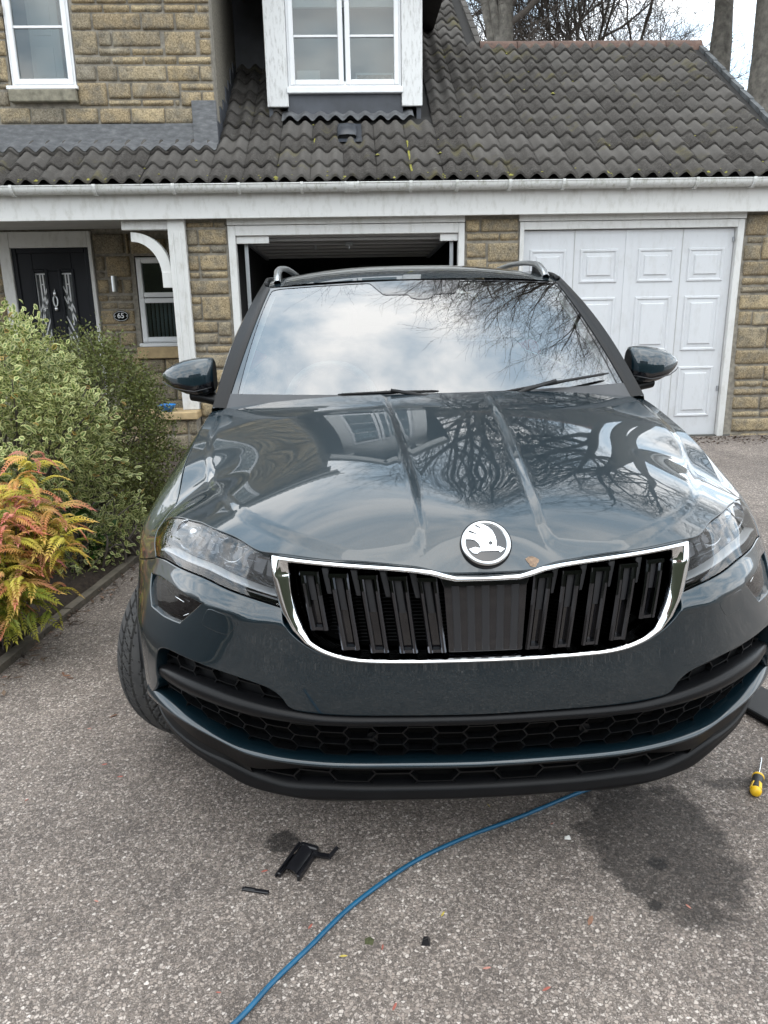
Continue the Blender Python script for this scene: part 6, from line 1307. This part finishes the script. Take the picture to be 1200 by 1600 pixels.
# ---- rear end
G = []
for z, ve, uu in ((.30, 4.30, .86), (.45, 4.36, .88), (.62, 4.37, .88), (.80, 4.33, .86), (1.0, 4.30, .82), (1.08, 4.28, .79)):
    sE = 4.05; G.append([(uu * math.sin(a) ** .8 * 1.0, 4.05 + (ve - 4.05) * math.cos(a) ** .6, z) if False else (math.copysign(uu * min(1, abs(x)), x), ve - (ve - 4.03) * abs(x) ** 6, z) for a, x in zip(np.linspace(-1, 1, 31), np.linspace(-1, 1, 31))])
tg = sheet('tailgate', np.array(G), M['paint'], car)
G = [[(x * .76, 4.28 - .1 * abs(x) ** 4, 1.08) for x in np.linspace(-1, 1, 21)], [(x * .60, 4.16 - .02 * abs(x) ** 4, 1.455 - .03 * abs(x) ** 2) for x in np.linspace(-1, 1, 21)]]; sheet('rear_window', np.array(G), M['car_glass'], car)
for sg in (-1, 1): mk('tail_lamp', *chamfer_box(min(sg * .5, sg * .84), max(sg * .5, sg * .84), 4.20, 4.345, .84, .98, .03), plain('tail_red', (.25, .01, .012), .15), car)
MB().box(-.60, .60, .30, 4.2, .24, .70).box(-.45, .45, .16, .32, .28, .36).build('underbody_blocker', M['void'], car, smooth=False)  # plain dark boxes added to block light beneath the body
MB().box(-.58, .58, .34, 1.2, .60, .84).build('engine_bay', M['void'], car, smooth=False)
# ---- cabin
G = [[(x * .74, 1.12 + .2 * x * x + dv, z) for x in np.linspace(-1, 1, 21)] for dv, z in ((0, 1.03), (.28, 1.055), (.46, 1.05), (.56, .98), (.58, .70))]; dash = sheet('dashboard', np.array(G), M['cabin'], car)
MB().box(-.74, .74, 1.25, 4.0, .42, .46).build('cabin_floor', M['cabin'], car, smooth=False)
for sg in (-1, 1): sheet('pillar_lining', np.array([[Wp(sg * a, t_, -.03) for a in (.93, .985)] for t_ in np.linspace(.12, .97, 16)]), M['cabin_pale'], dash)
sheet('headlining', np.array(roof_c.data.vertices[0].co).reshape(1, 1, 3).repeat(2, 0).repeat(2, 1), M['cabin_pale'], dash) if False else None
V, F = tube([(-.37 + .185 * math.cos(a), 1.70 + .06 * math.sin(a) * .9, 1.00 + .165 * math.sin(a)) for a in np.linspace(0, 2 * math.pi, 36, endpoint=False)], .016, 8, closed=True); sw = mk('steering_wheel', V, F, M['wheel_grey'], car)
MB().bar((-.53, 1.70, .99), (-.21, 1.70, .99), .03, .05).bar((-.37, 1.70, .99), (-.37, 1.66, .86), .04, .03).build('spoke', M['cabin'], sw, smooth=False)
for sx in (-.38, .38):
    st = MB().box(sx - .25, sx + .25, 2.0, 2.5, .55, .68, .05).box(sx - .24, sx + .24, 2.45, 2.60, .62, 1.20, .06).build('seat', M['cabin'], car, smooth=False); MB().box(sx - .13, sx + .13, 2.50, 2.60, 1.22, 1.40, .04).build('headrest', M['cabin'], st, smooth=False)
MB().box(-.62, .62, 3.05, 3.2, .6, 1.22, .06).build('rear_seat', M['cabin'], car, smooth=False); V, F = chamfer_box(-.10, .13, 1.93, 1.96, 1.36, 1.43, .012); mk('rear_view_mirror', V, F, M['cabin'], car, smooth=False)
# ---- wipers
for (a0, b0, a1, b1, ap, bp2) in ((-.44, .072, .02, .080, .10, .060), (.24, .048, .90, .150, .30, .080)):
    P = np.array([Wp(a0 + (a1 - a0) * t_, b0 + (b1 - b0) * t_, .019 + .004 * math.sin(math.pi * t_)) for t_ in np.linspace(0, 1, 20)]); wr = np.interp(np.linspace(0, 1, 20), [0, .05, .45, .5, .55, .95, 1], [.003, .005, .006, .009, .006, .005, .003]); V, F = tube(P, wr, 6); wp_ = mk('wiper', V, F, M['black_plastic'], car)
    m_ = P[10]; q = Wp(ap, bp2 - .07, .02); V, F = tube([q, q * .5 + m_ * .5 + np.array([0, -.008, .012]), m_ + np.array([0, -.004, .008])], [.010, .008, .006], 6); mk('wiper_arm', V, F, M['black_plastic'], wp_)
V, F = chamfer_box(-.105, -.02, 1.055, 1.10, 1.090, 1.114, .006); mk('wiper_hub', V, F, M['black_plastic'], car, smooth=False)
# ---- mirrors
for sg in (1, -1):
    us = np.array([.800, .806, .83, .87, .91, .95, .985, 1.003, 1.010]) + .014; zt_m = .016 + np.array([1.196, 1.206, 1.209, 1.207, 1.200, 1.187, 1.168, 1.152, 1.142]); zb_m = .016 + np.array([1.082, 1.070, 1.062, 1.062, 1.070, 1.086, 1.108, 1.124, 1.134]); vf_m = np.array([1.47, 1.455, 1.440, 1.435, 1.442, 1.462, 1.495, 1.52, 1.535]); vb_m = np.array([1.56, 1.575, 1.59, 1.60, 1.60, 1.595, 1.58, 1.57, 1.56]); zs_m = np.interp(us - .014, [.8, .87, .95, 1.01], [1.138, 1.124, 1.136, 1.157])
    def ringm(i, A):
        out = []
        for a in A:
            cz, sz = math.cos(a), math.sin(a); vm, hv = (vf_m[i] + vb_m[i]) / 2, (vb_m[i] - vf_m[i]) / 2; h_ = (zt_m[i] - zs_m[i]) if sz >= 0 else (zs_m[i] - zb_m[i]); out.append((sg * us[i], vm - hv * math.copysign(abs(cz) ** .75, cz), zs_m[i] + h_ * math.copysign(abs(sz) ** .75, sz)))
        return out
    Au = np.linspace(-.02, math.pi + .02, 22); Al = np.linspace(0, -math.pi, 22)
    cap_ = sheet('wing_mirror', np.array([ringm(i, Au) for i in range(9)]), M['paint'], car, flip=sg < 0)
    low = sheet('mirror_base', np.array([ringm(i, Al) for i in range(9)]), M['gloss_black'], cap_, flip=sg > 0)
    for i, A in ((0, np.linspace(0, 2 * math.pi, 40, endpoint=False)),): R_ = ringm(i, A); mk('mirror_inner', R_, [list(range(40)) if sg < 0 else list(range(40))[::-1]], M['black_plastic'], cap_, smooth=False)
    P = [(sg * a, 1.515 - .012 * math.sin(a * 60) * 0, z) for a, z in ((.91, 1.082), (.86, 1.072), (.82, 1.060), (.775, 1.045))]; G = []
    for p in P: G.append([(p[0], p[1] + .05 * math.cos(a), p[2] + .024 * math.sin(a)) for a in np.linspace(0, 2 * math.pi, 17)])
    sheet('mirror_arm', np.array(G), M['black_plastic'], cap_, flip=sg < 0)
    V, F = tube([(sg * u, v - .004, z) for u, v, z in zip(us[1:], vf_m[1:], zs_m[1:] - .022)], .0022, 5); mk('indicator', V, F, M['matt_grey'], cap_)
# ---- wheels
RT, WT = .334, .108
def wheel(u, v, st):
    # lathe with chevron tread cut into the crown
    prof = [(-.070, .205), (-.098, .212), (-.112, .245), (-.114, .28), (-.110, .305)]; nA = 420; xs_ = np.linspace(-.100, .100, 41); V = []; F = []
    xp = [p[0] for p in prof] + list(xs_) + [-p[0] for p in prof[::-1]]; m = len(xp); th = np.linspace(0, 2 * np.pi, nA, endpoint=False)
    for a in th:
        for x, r in prof: V.append((x, r * math.cos(a), r * math.sin(a)))
        for x in xs_:
            r = RT - .020 * (abs(x) / .10) ** 3.2; ph = (a * 52 / (2 * math.pi) + 4.2 * abs(x) / .10 * (1 - .25 * abs(x) / .1)) % 1.0; g = 0
            if min(abs(abs(x) - .026), 9) < .0032 or abs(abs(x) - .066) < .003: g = .007
            if ph < .13 and abs(x) > .012: g = max(g, .0065)
            if abs(ph - .55) < .035 and abs(x) > .03: g = max(g, .003)
            V.append((x, (r - g) * math.cos(a), (r - g) * math.sin(a)))
        for x, r in prof[::-1]: V.append((-x, r * math.cos(a), r * math.sin(a)))
    V = np.array(V); w = thing_part('wheel', (u, v, RT - .004), st)
    i, k = np.meshgrid(np.arange(nA), np.arange(m - 1), indexing='ij'); i2 = (i + 1) % nA; F = np.stack([i * m + k, i * m + k + 1, i2 * m + k + 1, i2 * m + k], -1).reshape(-1, 4)
    mk('tyre', V, F, M['tyre'], w, smooth=False); sg = 1 if u > 0 else -1
    V2, F2 = lathe([(-.07 * sg, .20), (.02 * sg, .195), (.075 * sg, .205), (.085 * sg, .212)], 48, 'x'); mb = MB().add(V2, F2)
    for q in range(5):
        a = 2 * math.pi * q / 5
        for da in (-.14, .14): mb.bar((.055 * sg, .04 * math.cos(a), .04 * math.sin(a)), (.07 * sg, .2 * math.cos(a + da), .2 * math.sin(a + da)), .03, .025, up=(1, 0, 0))
    V2, F2 = tube([(.03 * sg, 0, 0), (.075 * sg, 0, 0)], .06, 20); mb.add(V2, F2); mb.build('rim', M['rim'], w, smooth=False); V2, F2 = tube([(.0 * sg, 0, 0), (.02 * sg, 0, 0)], .15, 32); mk('brake_disc', V2, F2, M['galv'], w, smooth=False)
def thing_part(name, loc, st):
    o = link(bpy.data.objects.new(name, None)); o.location = loc; o.rotation_euler = (0, 0, st); o.parent = car; o.empty_display_size = .1; return o
for u, v, st in ((-.788, .865, R(-31)), (.788, .865, R(-35)), (-.785, 3.503, 0), (.785, 3.503, 0)): wheel(u, v, st)
# ------------------------------------------------------------------ small things on the drive
P = spl([(-.52, .98), (-.40, 1.12), (-.28, 1.255), (-.215, 1.345), (-.14, 1.435), (-.04, 1.555), (.11, 1.685), (.26, 1.775), (.42, 1.85), (.61, 1.945), (.85, 2.06), (1.05, 2.3)], 10)
h0 = np.array((.1, 1.6, 0)); V, F = tube([(x, y, .0058 + .0015 * math.sin(x * 9)) for x, y in P], .0058, 10)
hs = mk('hose', np.array(V) - h0, F, plain('blue_hose', (.006, .085, .17), .38, var=.18, vscale=30)); hs.location = h0; tag(hs, 'thin blue hose curving across the tarmac and under the front bumper', 'hose')
sd = thing('screwdriver', 'black and yellow handled screwdriver lying on the tarmac beside the front corner of the car', 'screwdriver', (1.15, 1.91, .017), R(-32))
M['yel'] = plain('yellow_grip', (.75, .45, .012), .4); M['blk'] = plain('rubber_grip', (.016, .016, .017), .5)
def rot(prof, n=18): V, F = lathe(prof, n, 'x'); return [(y, x, z) for x, y, z in V], F
V, F = rot([(.008, .0), (.008, .0155), (.012, .0172), (.022, .0165), (.045, .0130), (.062, .0150), (.074, .0165), (.080, .0160)]); mk('handle', V, F, M['blk'], sd)
V, F = rot([(-.004, 0), (-.003, .010), (.002, .0150), (.010, .0168), (.014, .0150)]); mk('end_cap', V, F, M['yel'], sd); V, F = rot([(.079, .012), (.081, .0172), (.088, .0172), (.092, .012), (.094, .004)]); mk('collar', V, F, M['yel'], sd)
mb = MB()
for a in (.9, 2.6, 4.3): mb.bar((.0150 * math.cos(a), .010, .0150 * math.sin(a)), (.0118 * math.cos(a), .044, .0118 * math.sin(a)), .010, .006, up=(math.cos(a), 0, math.sin(a)))
mb.build('grip_flash', M['yel'], sd, smooth=False); V, F = rot([(.09, .0031), (.185, .0031), (.195, .0036), (.205, .0012), (.206, 0)], 10); mk('shaft', V, F, M['chrome'], sd)
M['brk'] = plain('broken_plastic', (.010, .010, .012), .28, var=.3, vscale=30)
cl = thing('broken_clip', 'broken black plastic mounting clip lying on the tarmac beside the blue hose', 'clip', (-.185, 1.70, 0), R(-24))
G = [[(x * .021, y, .004 + .021 * math.sqrt(max(0, 1 - x * x * .9)) + .002 * k) for x in np.linspace(-1, 1, 9)] for k, y in enumerate((-.038, -.02, .01, .05))]; sheet('channel', np.array(G), M['brk'], cl)
MB().box(-.032, -.022, -.05, .03, .0, .014, .002).box(.022, .030, -.045, .062, .0, .018, .002).box(-.018, .034, .048, .064, .0, .030, .003).bar((-.034, -.055, .006), (-.020, .055, .030), .004, .010).build('rail', M['brk'], cl, smooth=False)
MB().bar((.028, .048, .012), (.072, .060, .008), .014, .006).bar((.066, .052, .008), (.080, .082, .024), .010, .004).bar((-.03, -.05, .018), (-.012, .055, .034), .003, .004).build('tab', M['brk'], cl, smooth=False)
st = mk('plastic_strip', *chamfer_box(-.036, .036, -.0055, .0055, 0, .007, .0015), M['brk'], None, smooth=False); st.location = (-.285, 1.62, 0); st.rotation_euler = (0, 0, R(-14)); tag(st, 'short thin strip of black plastic lying flat on the tarmac near the broken clip', 'plastic strip')
MB().box(-.03, .0, -.004, .004, .0062, .0095, .001).build('ridge_bead', M['brk'], st, smooth=False)
pb = mk('plastic_fragment', [(-.011, -.010, 0), (.010, -.012, 0), (.013, .006, 0), (-.004, .014, 0), (-.007, -.006, .012), (.006, -.007, .017), (.008, .004, .012), (-.003, .009, .008)], [[3, 2, 1, 0], [4, 5, 6, 7], [0, 1, 5, 4], [1, 2, 6, 5], [2, 3, 7, 6], [3, 0, 4, 7]], M['brk'], smooth=False); pb.location = (.13, 1.44, 0); tag(pb, 'small wedge shaped black plastic fragment on open tarmac, inside the curve of the hose', 'fragment')
ms = mk('moss_clump', [(x * .9, y, z) for x, y, z in [(-.012, -.008, 0), (.008, -.012, 0), (.013, .004, 0), (.002, .013, 0), (-.012, .008, 0), (-.002, 0, .009)]], [[0, 1, 5], [1, 2, 5], [2, 3, 5], [3, 4, 5], [4, 0, 5]], plain('dead_moss', (.05, .055, .022), .95, var=.4, vscale=200)); ms.location = (.0, 1.45, 0); tag(ms, 'tiny dark green clump of moss on the tarmac near the black wedge fragment', 'moss clump')
ws = mk('pale_pebble', [(-.009, -.005, 0), (.008, -.007, 0), (.010, .005, 0), (-.006, .008, 0), (-.004, -.002, .008), (.005, .001, .009)], [[0, 1, 5, 4], [1, 2, 5], [2, 3, 4, 5], [3, 0, 4]], plain('white_pebble', (.62, .61, .58), .8)); ws.location = (.552, 1.77, 0); tag(ws, 'small white pebble on the shaded tarmac in front of the bumper', 'pebble')
PET = [plain('petal_red', (.30, .085, .06), .6, var=.3, vscale=90), plain('petal_pink', (.38, .17, .13), .6, var=.3, vscale=90), plain('petal_yellow', (.42, .33, .06), .6, var=.3, vscale=90), plain('petal_brown', (.20, .10, .06), .7, var=.3, vscale=90)]
pm = []
for k in range(4):
    me = bpy.data.meshes.new('leaflet'); L_ = .016
    me.from_pydata([(-L_, 0, .001), (-.4 * L_, .24 * L_, .003), (.4 * L_, .22 * L_, .004), (L_, .02 * L_, .0015), (.4 * L_, -.2 * L_, .0015), (-.4 * L_, -.22 * L_, .001)], [], [[0, 5, 4, 3, 2, 1][::-1]]); me.materials.append(PET[k]); pm.append(me)
for i, (x, y, k, a) in enumerate([(-.27, 1.69, 0, .3), (-.14, 1.5, 0, 1.), (-.33, 1.33, 0, -.2), (.05, 1.275, 0, 1.1), (.03, 1.43, 0, 1.4), (.525, 1.83, 1, .5), (.78, 1.51, 1, -1.1), (-.84, 2.2, 0, .2), (-1.02, 2.03, 0, .9), (-.68, 1.61, 1, -.4), (-.77, 2.13, 0, .1), (.38, 1.30, 0, .4), (.26, 1.36, 1, .1), (-.96, 2.42, 1, .2), (-1.05, 1.9, 1, 1.2)]):
    o = link(bpy.data.objects.new('fallen_leaflet', pm[k])); o.location = (x, y, .0006); o.rotation_euler = (rng.uniform(-.15, .15), 0, a); s = rng.uniform(.4, .75); o.scale = (s, s, s); tag(o, 'tiny fallen red or pink leaflet on the tarmac', 'leaflet', 'red leaflets scattered on the driveway')
for i, (x, y) in enumerate([(-.06, 1.41), (.18, 1.52), (.36, 1.92)]):
    o = link(bpy.data.objects.new('fallen_leaflet', pm[2])); o.location = (x, y, .0006); o.rotation_euler = (0, 0, i); o.scale = (.6, .6, .6); tag(o, 'tiny fallen yellow leaflet on the tarmac', 'leaflet', 'yellow leaflets scattered on the driveway')
for i, (x, y) in enumerate([(-1.18, 2.82), (.53, 1.48), (-1.2, 2.84), (-1.16, 2.80), (-.9, 2.5)]):
    o = link(bpy.data.objects.new('fallen_leaflet', pm[3])); o.location = (x, y, .0006); o.rotation_euler = (0, 0, i); o.scale = (1.1, 1.4, 1); tag(o, 'small fallen brown leaf on the tarmac', 'leaflet', 'brown leaves scattered on the driveway')
tr_ = thing('trim_panel', 'long black plastic trim panel lying on the tarmac beside the car at the frame edge', 'trim panel', (1.44, 2.30, 0), R(22))
MB().box(-.06, .14, -.22, .5, 0, .012, .004).build('sheet', M['black_plastic'], tr_, smooth=False); MB().box(-.065, -.045, -.22, .5, .013, .03, .004).build('lip', M['black_trim'], tr_, smooth=False)
